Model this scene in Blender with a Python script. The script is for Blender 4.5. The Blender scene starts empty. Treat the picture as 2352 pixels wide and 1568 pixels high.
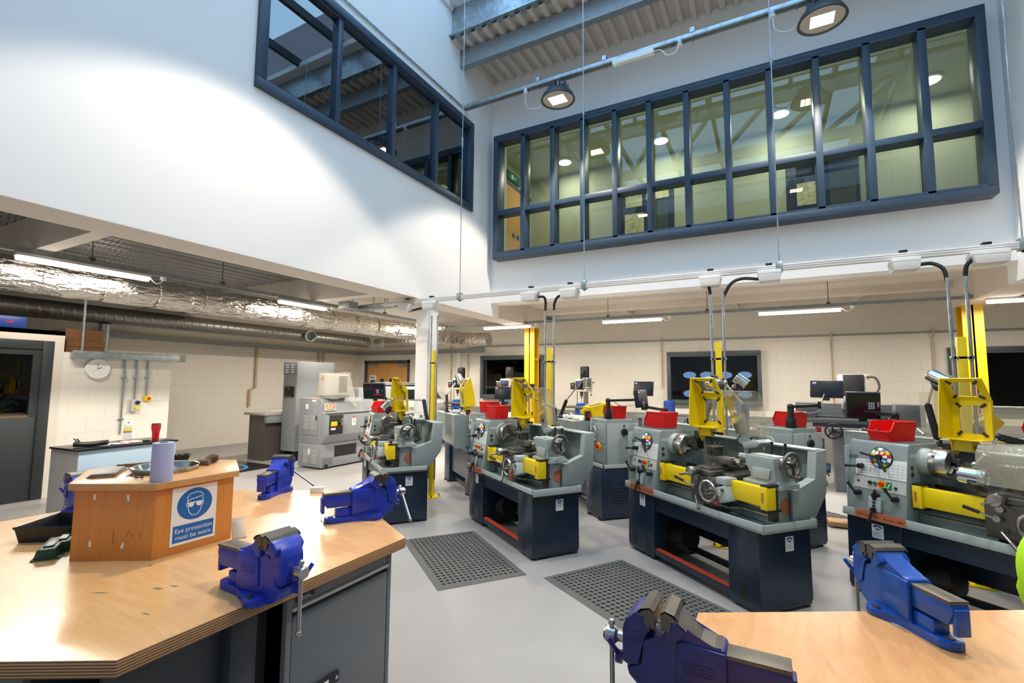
import bpy, bmesh, math, random
from mathutils import Vector, Matrix
random.seed(7)
S = bpy.context.scene
COL = S.collection
PI = math.pi
R = math.radians

# ---------------------------------------------------------------- camera
cam_d = bpy.data.cameras.new('camera')
cam = bpy.data.objects.new('camera', cam_d)
COL.objects.link(cam)
cam_d.sensor_width = 36.0
cam_d.lens = 1092.58 / 2352 * 36.0
cam_d.clip_start = 0.02
cam_d.clip_end = 200
_t, _y, _r = 0.08498, 0.49071, -0.007962
_f = Vector((-math.sin(_y) * math.cos(_t), math.cos(_y) * math.cos(_t), math.sin(_t)))
_rt = Vector((math.cos(_y), math.sin(_y), 0))
_d = _f.cross(_rt)
_r2 = _rt * math.cos(_r) + _d * math.sin(_r)
_d2 = _d * math.cos(_r) - _rt * math.sin(_r)
cam.matrix_world = Matrix(((_r2.x, -_d2.x, -_f.x, 0.0), (_r2.y, -_d2.y, -_f.y, 0.0), (_r2.z, -_d2.z, -_f.z, 1.65), (0, 0, 0, 1)))
S.camera = cam

# ---------------------------------------------------------------- world, daylight, exposure
W = bpy.data.worlds.new('world')
S.world = W
W.use_nodes = True
W.node_tree.nodes['Background'].inputs[0].default_value = (0.45, 0.66, 1.0, 1)
W.node_tree.nodes['Background'].inputs[1].default_value = 0.6


def area(name, loc, sx, sy, watts, col, rot=(0, 0, 0), spread=None):
    l = bpy.data.lights.new(name, 'AREA')
    l.shape = 'RECTANGLE'
    l.size = sx
    l.size_y = sy
    l.energy = watts
    l.color = col
    if spread:
        l.spread = spread
    o = bpy.data.objects.new(name, l)
    COL.objects.link(o)
    o.location = loc
    o.rotation_euler = rot
    return o


# daylight that comes down through the big rooflight over the hall
area('rooflight_daylight', (-0.95, 2.2, 8.75), 6.6, 7.4, 330, (0.36, 0.67, 1.0))
S.view_settings.view_transform = 'Standard'
S.view_settings.look = 'None'
S.view_settings.gamma = 1.0
S.view_settings.exposure = 0.2
S.cycles.max_bounces = 8
S.cycles.diffuse_bounces = 5
S.cycles.glossy_bounces = 4
S.cycles.transparent_max_bounces = 12
S.cycles.transmission_bounces = 6
S.cycles.sample_clamp_indirect = 6.0
S.cycles.use_denoising = True


# ---------------------------------------------------------------- materials
def lin(h):
    h = h.lstrip('#')
    v = [int(h[i:i + 2], 16) / 255 for i in (0, 2, 4)]
    return tuple(c / 12.92 if c <= 0.04045 else ((c + 0.055) / 1.055) ** 2.4 for c in v) + (1.0,)


MATS = {}


def mat(name, col, rough=0.5, metal=0.0, var=0.0, vscale=8.0, bump=0.0, bscale=60.0, spec=0.5, emit=0.0, stretch=None, coat=0.0, ecol=None):
    """A Principled material; var mixes a little noise into the colour, bump roughens the surface."""
    m = bpy.data.materials.new(name)
    MATS[name] = m
    m.use_nodes = True
    nt = m.node_tree
    b = nt.nodes['Principled BSDF']
    b.inputs['Base Color'].default_value = lin(col)
    b.inputs['Roughness'].default_value = rough
    b.inputs['Metallic'].default_value = metal
    b.inputs['Specular IOR Level'].default_value = spec
    if coat:
        b.inputs['Coat Weight'].default_value = coat
        b.inputs['Coat Roughness'].default_value = 0.15
    if emit:
        b.inputs['Emission Color'].default_value = lin(ecol or col)
        b.inputs['Emission Strength'].default_value = emit
    if var or bump:
        tc = nt.nodes.new('ShaderNodeTexCoord')
        mp = nt.nodes.new('ShaderNodeMapping')
        nt.links.new(tc.outputs['Object'], mp.inputs[0])
        if stretch:
            mp.inputs['Scale'].default_value = stretch
    if var:
        n = nt.nodes.new('ShaderNodeTexNoise')
        n.inputs['Scale'].default_value = vscale
        n.inputs['Detail'].default_value = 5
        nt.links.new(mp.outputs[0], n.inputs['Vector'])
        r = nt.nodes.new('ShaderNodeValToRGB')
        c = lin(col)
        r.color_ramp.elements[0].position = 0.3
        r.color_ramp.elements[1].position = 0.7
        r.color_ramp.elements[0].color = tuple(x * (1 - var) for x in c[:3]) + (1,)
        r.color_ramp.elements[1].color = tuple(min(1, x * (1 + var)) for x in c[:3]) + (1,)
        nt.links.new(n.outputs['Fac'], r.inputs[0])
        nt.links.new(r.outputs[0], b.inputs['Base Color'])
    if bump:
        n2 = nt.nodes.new('ShaderNodeTexNoise')
        n2.inputs['Scale'].default_value = bscale
        n2.inputs['Detail'].default_value = 4
        nt.links.new(mp.outputs[0], n2.inputs['Vector'])
        bp = nt.nodes.new('ShaderNodeBump')
        bp.inputs['Strength'].default_value = bump
        bp.inputs['Distance'].default_value = 0.01
        nt.links.new(n2.outputs['Fac'], bp.inputs['Height'])
        nt.links.new(bp.outputs[0], b.inputs['Normal'])
    return m


def glass(name, tint=(1, 1, 1), ior=1.45, haze=0.0, rough=0.0):
    """Thin clear sheet: reflects by Fresnel, lets the rest straight through (haze adds a dusty diffuse share)."""
    m = bpy.data.materials.new(name)
    MATS[name] = m
    m.use_nodes = True
    nt = m.node_tree
    nt.nodes.remove(nt.nodes['Principled BSDF'])
    out = nt.nodes['Material Output']
    tr = nt.nodes.new('ShaderNodeBsdfTransparent')
    tr.inputs[0].default_value = tint + (1,)
    gl = nt.nodes.new('ShaderNodeBsdfGlossy')
    gl.inputs['Roughness'].default_value = rough
    fr = nt.nodes.new('ShaderNodeFresnel')
    fr.inputs[0].default_value = ior
    mx = nt.nodes.new('ShaderNodeMixShader')
    ge = nt.nodes.new('ShaderNodeNewGeometry')
    inv = nt.nodes.new('ShaderNodeMath')
    inv.operation = 'SUBTRACT'
    inv.inputs[0].default_value = 1.0
    nt.links.new(ge.outputs['Backfacing'], inv.inputs[1])
    mu = nt.nodes.new('ShaderNodeMath')
    mu.operation = 'MULTIPLY'
    nt.links.new(fr.outputs[0], mu.inputs[0])
    nt.links.new(inv.outputs[0], mu.inputs[1])
    nt.links.new(mu.outputs[0], mx.inputs[0])   # the reflection is counted once, on the outer face
    last = tr
    if haze:
        df = nt.nodes.new('ShaderNodeBsdfDiffuse')
        df.inputs[0].default_value = (0.75, 0.72, 0.62, 1)
        m2 = nt.nodes.new('ShaderNodeMixShader')
        m2.inputs[0].default_value = haze
        nt.links.new(tr.outputs[0], m2.inputs[1])
        nt.links.new(df.outputs[0], m2.inputs[2])
        last = m2
    nt.links.new(last.outputs[0], mx.inputs[1])
    nt.links.new(gl.outputs[0], mx.inputs[2])
    nt.links.new(mx.outputs[0], out.inputs[0])
    return m


def block_wall(name, col, mortar, axis, bw=0.44, bh=0.215):
    """Painted blockwork: faint joints, laid along the wall's own length."""
    m = mat(name, col, 0.55)
    nt = m.node_tree
    b = nt.nodes['Principled BSDF']
    tc = nt.nodes.new('ShaderNodeTexCoord')
    sx = nt.nodes.new('ShaderNodeSeparateXYZ')
    cx = nt.nodes.new('ShaderNodeCombineXYZ')
    nt.links.new(tc.outputs['Object'], sx.inputs[0])
    nt.links.new(sx.outputs[axis], cx.inputs[0])
    nt.links.new(sx.outputs[2], cx.inputs[1])
    br = nt.nodes.new('ShaderNodeTexBrick')
    br.inputs['Scale'].default_value = 1.0
    br.inputs['Brick Width'].default_value = bw
    br.inputs['Row Height'].default_value = bh
    br.inputs['Mortar Size'].default_value = 0.005
    br.inputs['Mortar Smooth'].default_value = 0.5
    br.inputs['Color1'].default_value = lin(col)
    br.inputs['Color2'].default_value = tuple(x * 0.985 for x in lin(col)[:3]) + (1,)
    br.inputs['Mortar'].default_value = lin(mortar)
    nt.links.new(cx.outputs[0], br.inputs['Vector'])
    nt.links.new(br.outputs['Color'], b.inputs['Base Color'])
    bp = nt.nodes.new('ShaderNodeBump')
    bp.invert = True
    bp.inputs['Strength'].default_value = 0.35
    bp.inputs['Distance'].default_value = 0.004
    nt.links.new(br.outputs['Fac'], bp.inputs['Height'])
    nt.links.new(bp.outputs[0], b.inputs['Normal'])
    return m


def wood(name, c1, c2, rough, stretch, scale=3.0, coat=0.0, dist=1.2):
    m = mat(name, c1, rough, coat=coat)
    nt = m.node_tree
    b = nt.nodes['Principled BSDF']
    tc = nt.nodes.new('ShaderNodeTexCoord')
    mp = nt.nodes.new('ShaderNodeMapping')
    mp.inputs['Scale'].default_value = stretch
    nt.links.new(tc.outputs['Object'], mp.inputs[0])
    n = nt.nodes.new('ShaderNodeTexNoise')
    n.inputs['Scale'].default_value = scale
    n.inputs['Detail'].default_value = 8
    n.inputs['Roughness'].default_value = 0.6
    n.inputs['Distortion'].default_value = dist
    nt.links.new(mp.outputs[0], n.inputs['Vector'])
    r = nt.nodes.new('ShaderNodeValToRGB')
    r.color_ramp.elements[0].position = 0.3
    r.color_ramp.elements[1].position = 0.72
    r.color_ramp.elements[0].color = lin(c2)
    r.color_ramp.elements[1].color = lin(c1)
    nt.links.new(n.outputs['Fac'], r.inputs[0])
    nt.links.new(r.outputs[0], b.inputs['Base Color'])
    return m


def ply_edge(name):
    m = mat(name, '#b98a5c', 0.6)
    nt = m.node_tree
    b = nt.nodes['Principled BSDF']
    tc = nt.nodes.new('ShaderNodeTexCoord')
    w = nt.nodes.new('ShaderNodeTexWave')
    w.wave_type = 'BANDS'
    w.bands_direction = 'Z'
    w.inputs['Scale'].default_value = 38
    w.inputs['Distortion'].default_value = 0.25
    nt.links.new(tc.outputs['Object'], w.inputs['Vector'])
    r = nt.nodes.new('ShaderNodeValToRGB')
    r.color_ramp.elements[0].position = 0.3
    r.color_ramp.elements[1].position = 0.6
    r.color_ramp.elements[0].color = lin('#6d4a2e')
    r.color_ramp.elements[1].color = lin('#c89868')
    nt.links.new(w.outputs['Fac'], r.inputs[0])
    nt.links.new(r.outputs[0], b.inputs['Base Color'])
    return m


def ringed_duct(name, col, rough, axis, scale, strength):
    m = mat(name, col, rough, 1.0)
    nt = m.node_tree
    b = nt.nodes['Principled BSDF']
    tc = nt.nodes.new('ShaderNodeTexCoord')
    w = nt.nodes.new('ShaderNodeTexWave')
    w.bands_direction = axis
    w.wave_profile = 'SIN'
    w.inputs['Scale'].default_value = scale
    nt.links.new(tc.outputs['Object'], w.inputs['Vector'])
    r = nt.nodes.new('ShaderNodeValToRGB')
    r.color_ramp.elements[0].position = 0.9
    r.color_ramp.elements[1].position = 1.0
    nt.links.new(w.outputs['Fac'], r.inputs[0])
    bp = nt.nodes.new('ShaderNodeBump')
    bp.inputs['Strength'].default_value = strength
    bp.inputs['Distance'].default_value = 0.01
    nt.links.new(r.outputs[0], bp.inputs['Height'])
    nt.links.new(bp.outputs[0], b.inputs['Normal'])
    return m


mat('white_paint', '#f6f6f4', 0.6)
block_wall('block_x', '#e9e3d8', '#dcd5c8', 0)
block_wall('block_y', '#e9e3d8', '#dcd5c8', 1)
mat('dado_paint', '#8e8c8a', 0.5)
mat('soffit_paint', '#ded5c9', 0.65)
mat('floor_paint', '#9f9d9c', 0.36, var=0.07, vscale=1.3, bump=0.03, bscale=30, spec=0.5)
mat('frame_blue', '#2f4358', 0.4)
mat('frame_grey', '#434c51', 0.45)
mat('door_grey', '#2b3033', 0.55)
glass('pane_dark', (0.72, 0.82, 0.88), 3.0)
glass('pane_green', (0.80, 0.87, 0.82), 1.8)
glass('pane_clear', (0.85, 0.88, 0.88), 1.5)
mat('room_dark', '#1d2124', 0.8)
mat('corridor_cream', '#babca8', 0.7)
mat('galv', '#a9b3b8', 0.38, 0.85, var=0.22, vscale=14)
mat('galv_dull', '#9aa0a2', 0.5, 0.6, var=0.12, vscale=20)
mat('deck_liner', '#cbc5bc', 0.55)
mat('deck_zinc', '#a2a4a5', 0.4, 0.7)
_nt = MATS['deck_zinc'].node_tree
_tc = _nt.nodes.new('ShaderNodeTexCoord')
_w = _nt.nodes.new('ShaderNodeTexWave')
_w.bands_direction = 'Y'
_w.inputs['Scale'].default_value = 5.5
_nt.links.new(_tc.outputs['Object'], _w.inputs['Vector'])
_bp = _nt.nodes.new('ShaderNodeBump')
_bp.inputs['Strength'].default_value = 0.8
_bp.inputs['Distance'].default_value = 0.012
_nt.links.new(_w.outputs['Fac'], _bp.inputs['Height'])
_nt.links.new(_bp.outputs[0], _nt.nodes['Principled BSDF'].inputs['Normal'])
mat('plate_grey', '#8d8578', 0.5, 0.25, var=0.1, vscale=20)
mat('yellow', '#e9cb00', 0.4, var=0.04, vscale=10)
mat('yellow_steel', '#d9ab00', 0.5)
mat('lathe_grey', '#8b9796', 0.42, var=0.05, vscale=9, bump=0.1, bscale=220)
mat('lathe_light', '#a5afad', 0.4, var=0.03, vscale=9, bump=0.1, bscale=220)
mat('navy', '#1b2a3d', 0.28, var=0.08, vscale=6)
mat('black', '#17181a', 0.5)
mat('black_gloss', '#101114', 0.25)
mat('rubber', '#585857', 0.8, bump=0.2, bscale=150)
mat('steel', '#b8b6b2', 0.28, 1.0)
mat('steel_dark', '#6e6a66', 0.42, 0.85, var=0.2, vscale=12)
mat('iron', '#4a4642', 0.5, 0.6, var=0.2, vscale=14)
mat('chrome', '#d9dadb', 0.12, 1.0)
mat('copper_badge', '#c7785a', 0.55, bump=0.6, bscale=260)
mat('red_plate', '#c8492f', 0.45)
mat('orange_plate', '#b86a48', 0.55)
mat('red', '#e01414', 0.35)
mat('red_dark', '#a8161c', 0.4)
mat('chart', '#e6e6e2', 0.5, var=0.12, vscale=90)
mat('white', '#f0f0ee', 0.5)
mat('white_plastic', '#e9e8e4', 0.4)
mat('sticker_blue', '#3c55a8', 0.5)
mat('vise_blue', '#1c36ae', 0.38, var=0.08, vscale=18, bump=0.06, bscale=120)
mat('vise_azure', '#1450a8', 0.3, var=0.10, vscale=20, bump=0.06, bscale=120)
mat('vise_indigo', '#2a2c72', 0.4, var=0.25, vscale=9, bump=0.06, bscale=120)
mat('jaw_steel', '#646059', 0.42, 0.8, var=0.18, vscale=25)
wood('bench_ply', '#e2b27a', '#d49c62', 0.3, (1.0, 7.0, 1.0), 3.2, 0.25)
wood('bench_ply2', '#dba66e', '#c98e56', 0.32, (6.0, 1.4, 1.0), 3.0, 0.25)
ply_edge('ply_edge')
wood('podium_ply', '#db9248', '#cd823a', 0.4, (14, 14, 1.2), 3.0, 0.1)
wood('podium_top', '#d7a468', '#c8925a', 0.35, (1.5, 8, 1), 3.0, 0.2)
wood('door_ply', '#dfa85e', '#d0974e', 0.4, (9, 9, 1), 3.0, 0.1)
mat('cab_grey', '#6a6e72', 0.42, bump=0.12, bscale=260)
mat('cab_dark', '#3a3f46', 0.45)
mat('cnc_grey', '#8d9194', 0.45, var=0.02, vscale=6)
mat('cnc_light', '#c2c0bb', 0.45)
mat('desk_brown', '#57504b', 0.6)
mat('desk_top', '#b5aca2', 0.5)
mat('counter_blue', '#a9c1d4', 0.45)
mat('counter_grey', '#a5a3a5', 0.5)
mat('blue_roll', '#b9bde2', 0.85, bump=0.25, bscale=200)
mat('sign_blue', '#0b66b5', 0.4)
mat('tin', '#c9cdd0', 0.18, 1.0, bump=0.05, bscale=40)
mat('bristle', '#6b5136', 0.9)
mat('bristle_dark', '#3c332c', 0.9)
mat('handle_wood', '#6f5a48', 0.6, var=0.2, vscale=20)
mat('card_brown', '#7a5330', 0.8)
mat('plastic_green', '#1f4a34', 0.4)
mat('plastic_black', '#16171b', 0.35)
mat('plastic_blue', '#1d3f8f', 0.4)
mat('lime', '#a6d800', 0.7)
mat('cloth_navy', '#14163c', 0.8)
mat('edge_grey', '#6a6a60', 0.7)
mat('cream_metal', '#c9c3ae', 0.45)
mat('monitor_black', '#1a2030', 0.35)
mat('screen_dark', '#0d1420', 0.2)
mat('key_grey', '#9fb3c0', 0.5)
mat('key_blue', '#2f8fd8', 0.5)
mat('purple', '#5a2a88', 0.5)
mat('led_white', '#ffffff', 0.4, emit=14.0, ecol='#fff3df')
mat('reflector_glow', '#b8b6b0', 0.3, emit=0.1, ecol='#fff3df')  # faint emission makes the high-bay reflector disc look lit
mat('tube_white', '#fffdf5', 0.4, emit=10.0, ecol='#fff4e2')
mat('warm_disc', '#fff6c8', 0.4, emit=6.0, ecol='#fff0a8')
mat('led_panel', '#ffffff', 0.4, emit=4.0, ecol='#f4f8ff')
mat('green_led', '#30d060', 0.4, emit=1.0)
mat('exit_green', '#0f6a50', 0.5)
mat('pipe_cream', '#c9b08c', 0.5)
mat('skylight_white', '#e3e7e8', 0.5)
mat('poster_paper', '#c9c4a0', 0.7, var=0.35, vscale=16)
mat('poster_navy', '#1c2c50', 0.6)
mat('pallet_wood', '#a5835c', 0.7, var=0.1, vscale=10)
mat('grinder_grey', '#686c6e', 0.45)
mat('grinder_light', '#a9a8a5', 0.45)
glass('perspex', (0.95, 0.94, 0.88), 1.35, 0.22)
glass('poly_bag', (0.95, 0.95, 0.95), 1.4, 0.3)
glass('bottle_clear', (0.88, 0.9, 0.94), 1.4, 0.15)
glass('guard_glass', (0.86, 0.86, 0.78), 1.4, 0.12)
mat('foil', '#cfcac2', 0.16, 1.0, bump=1.0, bscale=9, stretch=(2.6, 0.7, 2.6))
for _n in MATS['foil'].node_tree.nodes:
    if _n.type == 'BUMP':
        _n.inputs['Distance'].default_value = 0.05
ringed_duct('spiral_steel', '#8c8a86', 0.36, 'Y', 2.2, 0.5)
ringed_duct('spiral_steel_x', '#a9a8a4', 0.36, 'X', 2.2, 0.5)
for nm, c in (('dial_red', '#c81e1e'), ('dial_yellow', '#e8c81e'), ('dial_blue', '#2460c0'), ('dial_green', '#1f7a4a'), ('dial_white', '#f2f2f2')):
    mat(nm, c, 0.4)
MN = MATS


# ---------------------------------------------------------------- mesh helpers
_txt = {}


def text_data(s):
    if s not in _txt:
        c = bpy.data.curves.new('txt', 'FONT')
        c.body = s
        c.size = 1.0
        o = bpy.data.objects.new('txt', c)
        COL.objects.link(o)
        bpy.context.view_layer.update()
        me = o.evaluated_get(bpy.context.evaluated_depsgraph_get()).to_mesh()
        vs = [v.co.copy() for v in me.vertices]
        fs = [tuple(p.vertices) for p in me.polygons]
        bpy.data.objects.remove(o)
        bpy.data.curves.remove(c)
        _txt[s] = (vs, fs)
    return _txt[s]


class MB:
    """Collects solids into one mesh; T is the current local transform, m a material name."""

    def __init__(self):
        self.bm = bmesh.new()
        self.ms = []
        self.T = Matrix()

    def mi(self, m):
        if m not in self.ms:
            self.ms.append(m)
        return self.ms.index(m)

    def add(self, vs, fs, m, bev=0, seg=2):
        i = self.mi(m)
        bv = [self.bm.verts.new(self.T @ Vector(v)) for v in vs]
        out = []
        for f in fs:
            try:
                q = self.bm.faces.new([bv[k] for k in f])
                q.material_index = i
                out.append(q)
            except ValueError:
                pass
        if bev:
            es = {e for f in out for e in f.edges}
            r = bmesh.ops.bevel(self.bm, geom=list(es), offset=bev, segments=seg, affect='EDGES', profile=0.5, clamp_overlap=True)
            for f in r['faces']:
                f.material_index = i
        return self

    def box(self, x0, x1, y0, y1, z0, z1, m, bev=0):
        vs = [(x, y, z) for x in (x0, x1) for y in (y0, y1) for z in (z0, z1)]
        fs = [(0, 1, 3, 2), (4, 6, 7, 5), (0, 4, 5, 1), (2, 3, 7, 6), (0, 2, 6, 4), (1, 5, 7, 3)]
        return self.add(vs, fs, m, bev)

    def prism(self, pts, ax, a, b, m, bev=0):
        n = len(pts)
        mk = {'x': lambda p, t: (t, p[0], p[1]), 'y': lambda p, t: (p[0], t, p[1]), 'z': lambda p, t: (p[0], p[1], t)}[ax]
        area2 = sum(pts[i][0] * pts[(i + 1) % n][1] - pts[(i + 1) % n][0] * pts[i][1] for i in range(n))
        if area2 < 0:
            pts = pts[::-1]
        vs = [mk(p, a) for p in pts] + [mk(p, b) for p in pts]
        fs = [tuple(range(n))[::-1], tuple(range(n, 2 * n))] + [(i, (i + 1) % n, n + (i + 1) % n, n + i) for i in range(n)]
        if (ax == 'y') != (a > b):
            fs = [f[::-1] for f in fs]
        return self.add(vs, fs, m, bev)

    def lathe(self, prof, p0, d, m, n=24):
        """prof: (radius, distance along d from p0)"""
        d = Vector(d).normalized()
        u = d.orthogonal().normalized()
        v = d.cross(u)
        p0 = Vector(p0)
        vs, fs, rings = [], [], []
        for r, t in prof:
            if r < 1e-6:
                rings.append([len(vs)])
                vs.append(p0 + d * t)
            else:
                rings.append(list(range(len(vs), len(vs) + n)))
                for k in range(n):
                    a = 2 * PI * k / n
                    vs.append(p0 + d * t + (u * math.cos(a) + v * math.sin(a)) * r)
        for a, b in zip(rings, rings[1:]):
            for k in range(n):
                q = [a[k % len(a)], a[(k + 1) % len(a)], b[(k + 1) % len(b)], b[k % len(b)]]
                q = list(dict.fromkeys(q))
                if len(q) > 2:
                    fs.append(q)
        for rg, rev in ((rings[0], True), (rings[-1], False)):
            if len(rg) > 1:
                fs.append(rg[::-1] if rev else rg)
        return self.add(vs, fs, m)

    def cyl(self, p0, p1, r, m, r1=None, n=20):
        p0, p1 = Vector(p0), Vector(p1)
        return self.lathe([(r, 0), (r if r1 is None else r1, (p1 - p0).length)], p0, p1 - p0, m, n)

    def tube(self, pts, r, m, n=8, closed=False):
        pts = [Vector(p) for p in pts]
        vs, fs = [], []
        N = len(pts)
        up = None
        for i, p in enumerate(pts):
            a = pts[i - 1] if (i or closed) else p
            b = pts[(i + 1) % N] if (i < N - 1 or closed) else p
            t = (b - a).normalized()
            if up is None:
                up = t.orthogonal().normalized()
            up = (up - t * up.dot(t))
            up = up.normalized() if up.length > 1e-6 else t.orthogonal().normalized()
            w = t.cross(up)
            for k in range(n):
                g = 2 * PI * k / n
                vs.append(p + (up * math.cos(g) + w * math.sin(g)) * (r[i] if isinstance(r, (list, tuple)) else r))
        for i in range(N if closed else N - 1):
            j = (i + 1) % N
            for k in range(n):
                fs.append((i * n + k, i * n + (k + 1) % n, j * n + (k + 1) % n, j * n + k))
        if not closed:
            fs += [tuple(range(n))[::-1], tuple(range((N - 1) * n, N * n))]
        return self.add(vs, fs, m)

    def ring(self, c, nrm, rad, r, m, n=28, k=8):
        nrm = Vector(nrm).normalized()
        u = nrm.orthogonal().normalized()
        v = nrm.cross(u)
        c = Vector(c)
        return self.tube([c + (u * math.cos(2 * PI * i / n) + v * math.sin(2 * PI * i / n)) * rad for i in range(n)], r, m, k, True)

    def ball(self, c, r, m, n=12):
        k = 8
        return self.lathe([(max(0, math.sin(PI * i / k)) * r, -math.cos(PI * i / k) * r) for i in range(k + 1)], c, (0, 0, 1), m, n)

    def poly(self, pts, m):
        return self.add(pts, [tuple(range(len(pts)))], m)

    def strip(self, pts, w, m, z=0.0, closed=False):
        """flat ribbon in the local xy plane along 2D points"""
        N = len(pts)
        vs, fs = [], []
        for i, p in enumerate(pts):
            a = pts[i - 1] if (i or closed) else p
            b = pts[(i + 1) % N] if (i < N - 1 or closed) else p
            t = Vector((b[0] - a[0], b[1] - a[1]))
            t = t.normalized() if t.length else Vector((1, 0))
            vs += [(p[0] - t.y * w / 2, p[1] + t.x * w / 2, z), (p[0] + t.y * w / 2, p[1] - t.x * w / 2, z)]
        for i in range(N if closed else N - 1):
            j = (i + 1) % N
            fs.append((2 * i, 2 * i + 1, 2 * j + 1, 2 * j))
        return self.add(vs, fs, m)

    def text(self, s, size, m, x=0, y=0, z=0, align='l', sx=1.0):
        vs, fs = text_data(s)
        if not vs:
            return self
        w = max(v.x for v in vs)
        off = {'l': 0, 'c': -w / 2, 'r': -w}[align]
        return self.add([(x + (v.x + off) * size * sx, y + v.y * size, z) for v in vs], fs, m)

    def build(self, name, parent=None, loc=None, rot=None, smooth=28, **props):
        me = bpy.data.meshes.new(name)
        bmesh.ops.recalc_face_normals(self.bm, faces=self.bm.faces[:])
        self.bm.to_mesh(me)
        self.bm.free()
        for m in self.ms:
            me.materials.append(MATS[m])
        me.shade_smooth()
        me.set_sharp_from_angle(angle=R(smooth))
        o = bpy.data.objects.new(name, me)
        COL.objects.link(o)
        if parent is not None:
            o.parent = parent
        if loc:
            o.location = loc
        if rot:
            o.rotation_euler = rot
        for k, v in props.items():
            o[k] = v
        return o


def frame(o, x, y):
    """matrix with origin o and in-plane axes x, y"""
    x, y = Vector(x).normalized(), Vector(y).normalized()
    z = x.cross(y)
    return Matrix(((x.x, y.x, z.x, o[0]), (x.y, y.y, z.y, o[1]), (x.z, y.z, z.z, o[2]), (0, 0, 0, 1)))


def thing(name, label, cat, loc=(0, 0, 0), rz=0.0, group=None):
    o = bpy.data.objects.new(name, None)
    COL.objects.link(o)
    o.empty_display_size = 0.1
    o.location = loc
    o.rotation_euler = (0, 0, rz)
    return tag(o, label, cat, group)


def tag(o, label, cat, group=None):
    o['label'] = label
    o['category'] = cat
    if group:
        o['group'] = group
    return o


def kids(o):
    return [c for c in COL.objects if c.parent is o]


def copy_tree(o, parent=None):
    c = o.copy()
    COL.objects.link(c)
    c.parent = parent
    for ch in kids(o):
        copy_tree(ch, c)
    return c


def copy_thing(o, label, loc=None, rz=None):
    c = copy_tree(o)
    c['label'] = label
    if loc:
        c.location = loc
    if rz is not None:
        c.rotation_euler = (0, 0, rz)
    return c


def struct(name, b, **k):
    return b.build(name, kind='structure', **k)


def arc(c, r, a0, a1, n, plane='xy'):
    pts = []
    for i in range(n + 1):
        a = R(a0 + (a1 - a0) * i / n)
        p, q = r * math.cos(a), r * math.sin(a)
        pts.append({'xy': (c[0] + p, c[1] + q, c[2]), 'xz': (c[0] + p, c[1], c[2] + q), 'yz': (c[0], c[1] + p, c[2] + q)}[plane])
    return pts
# ================================================================ the room
XA, YB, XC = -4.55, 7.65, 2.66        # the hall's three upper walls: left, far, right
XL, YF, XR, YN = -12.2, 11.8, 8.5, -4.0
SOF = 2.89
CEIL = 3.32

b = MB(); b.box(XL - .2, XR + .2, YN - .2, YF + .2, -.12, 0, 'floor_paint'); struct('floor', b)

# left upper wall with its opening for window A (y 2.84..6.93, z 4.66..6.28)
b = MB()
AY0, AY1, AZ0, AZ1 = 2.84, 6.93, 4.66, 6.285
b.box(XA - .25, XA, YN, AY0, SOF, 8.0, 'white_paint')
b.box(XA - .25, XA, AY1, YB, SOF, 8.0, 'white_paint'); b.box(XA - .25, XA, YB, YB + .3, SOF, 8.0, 'white_paint')
b.box(XA - .25, XA, AY0, AY1, SOF, AZ0, 'white_paint')
b.box(XA - .25, XA, AY0, AY1, AZ1, 8.0, 'white_paint')
struct('wall_left_upper', b)
# far upper wall with the long window (x -4.4..2.485, z 3.9..6.265)
BX0, BX1, BZ0, BZ1 = -4.4, 2.48, 3.9, 6.265
b = MB()
b.box(XA, BX0, YB, YB + .3, 3.13, 7.6, 'white_paint')
b.box(BX1, XC, YB, YB + .3, 3.13, 7.6, 'white_paint')
b.box(BX0, BX1, YB, YB + .3, 3.13, BZ0, 'white_paint')
b.box(BX0, BX1, YB, YB + .3, BZ1, 7.6, 'white_paint')
struct('wall_far_upper', b)
b = MB(); b.box(XC, XC + .25, YN, YB + .3, SOF, 8.0, 'white_paint'); struct('wall_right_upper', b)
b = MB(); b.box(XL, XR, YN - .2, YN, 0, 8.0, 'white_paint'); struct('wall_near', b)
# cased beams under the upper walls
b = MB(); b.box(XA - .45, XA - .252, YN, YB + .302, SOF, CEIL + .25, 'soffit_paint'); b.box(XA - .45, XA, YB + .302, 10.15, SOF, CEIL, 'soffit_paint'); b.box(XA - .25, XA - .001, YN, YB + .3, SOF - .004, SOF, 'soffit_paint'); struct('beam_left', b)
b = MB(); b.box(XC + .252, XC + .45, YN, YB + .302, SOF, CEIL + .25, 'soffit_paint'); b.box(XC, XC + .45, YB + .302, 10.15, SOF, CEIL, 'soffit_paint'); struct('beam_right', b)
b = MB(); b.box(XA, XC, YB + .302, 8.1, 3.13, CEIL, 'soffit_paint'); struct('beam_far_front', b)
b = MB(); b.box(XA, XC, 9.85, 10.12, 3.2, CEIL + .3, 'soffit_paint'); struct('beam_far_back', b)
# ceilings of the lower storey
b = MB()
b.box(XA, XC, 8.1, 9.85, CEIL, CEIL + .1, 'soffit_paint')
b.box(XA - .45, XR, 10.12, YF, 3.55, 3.65, 'soffit_paint')
b.box(XC + .45, XR, YN, 10.12, CEIL + .02, CEIL + .12, 'soffit_paint')
struct('ceiling_back', b)
b = MB()
for x in (-3.0, -.65, 1.5):
    b.prism([(10.12, 3.55), (10.12, 3.22), (10.5, 3.32), (11.8, 3.32), (11.8, 3.55)], 'x', x, x + .16, 'soffit_paint')
struct('beam_cross', b)
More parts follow.
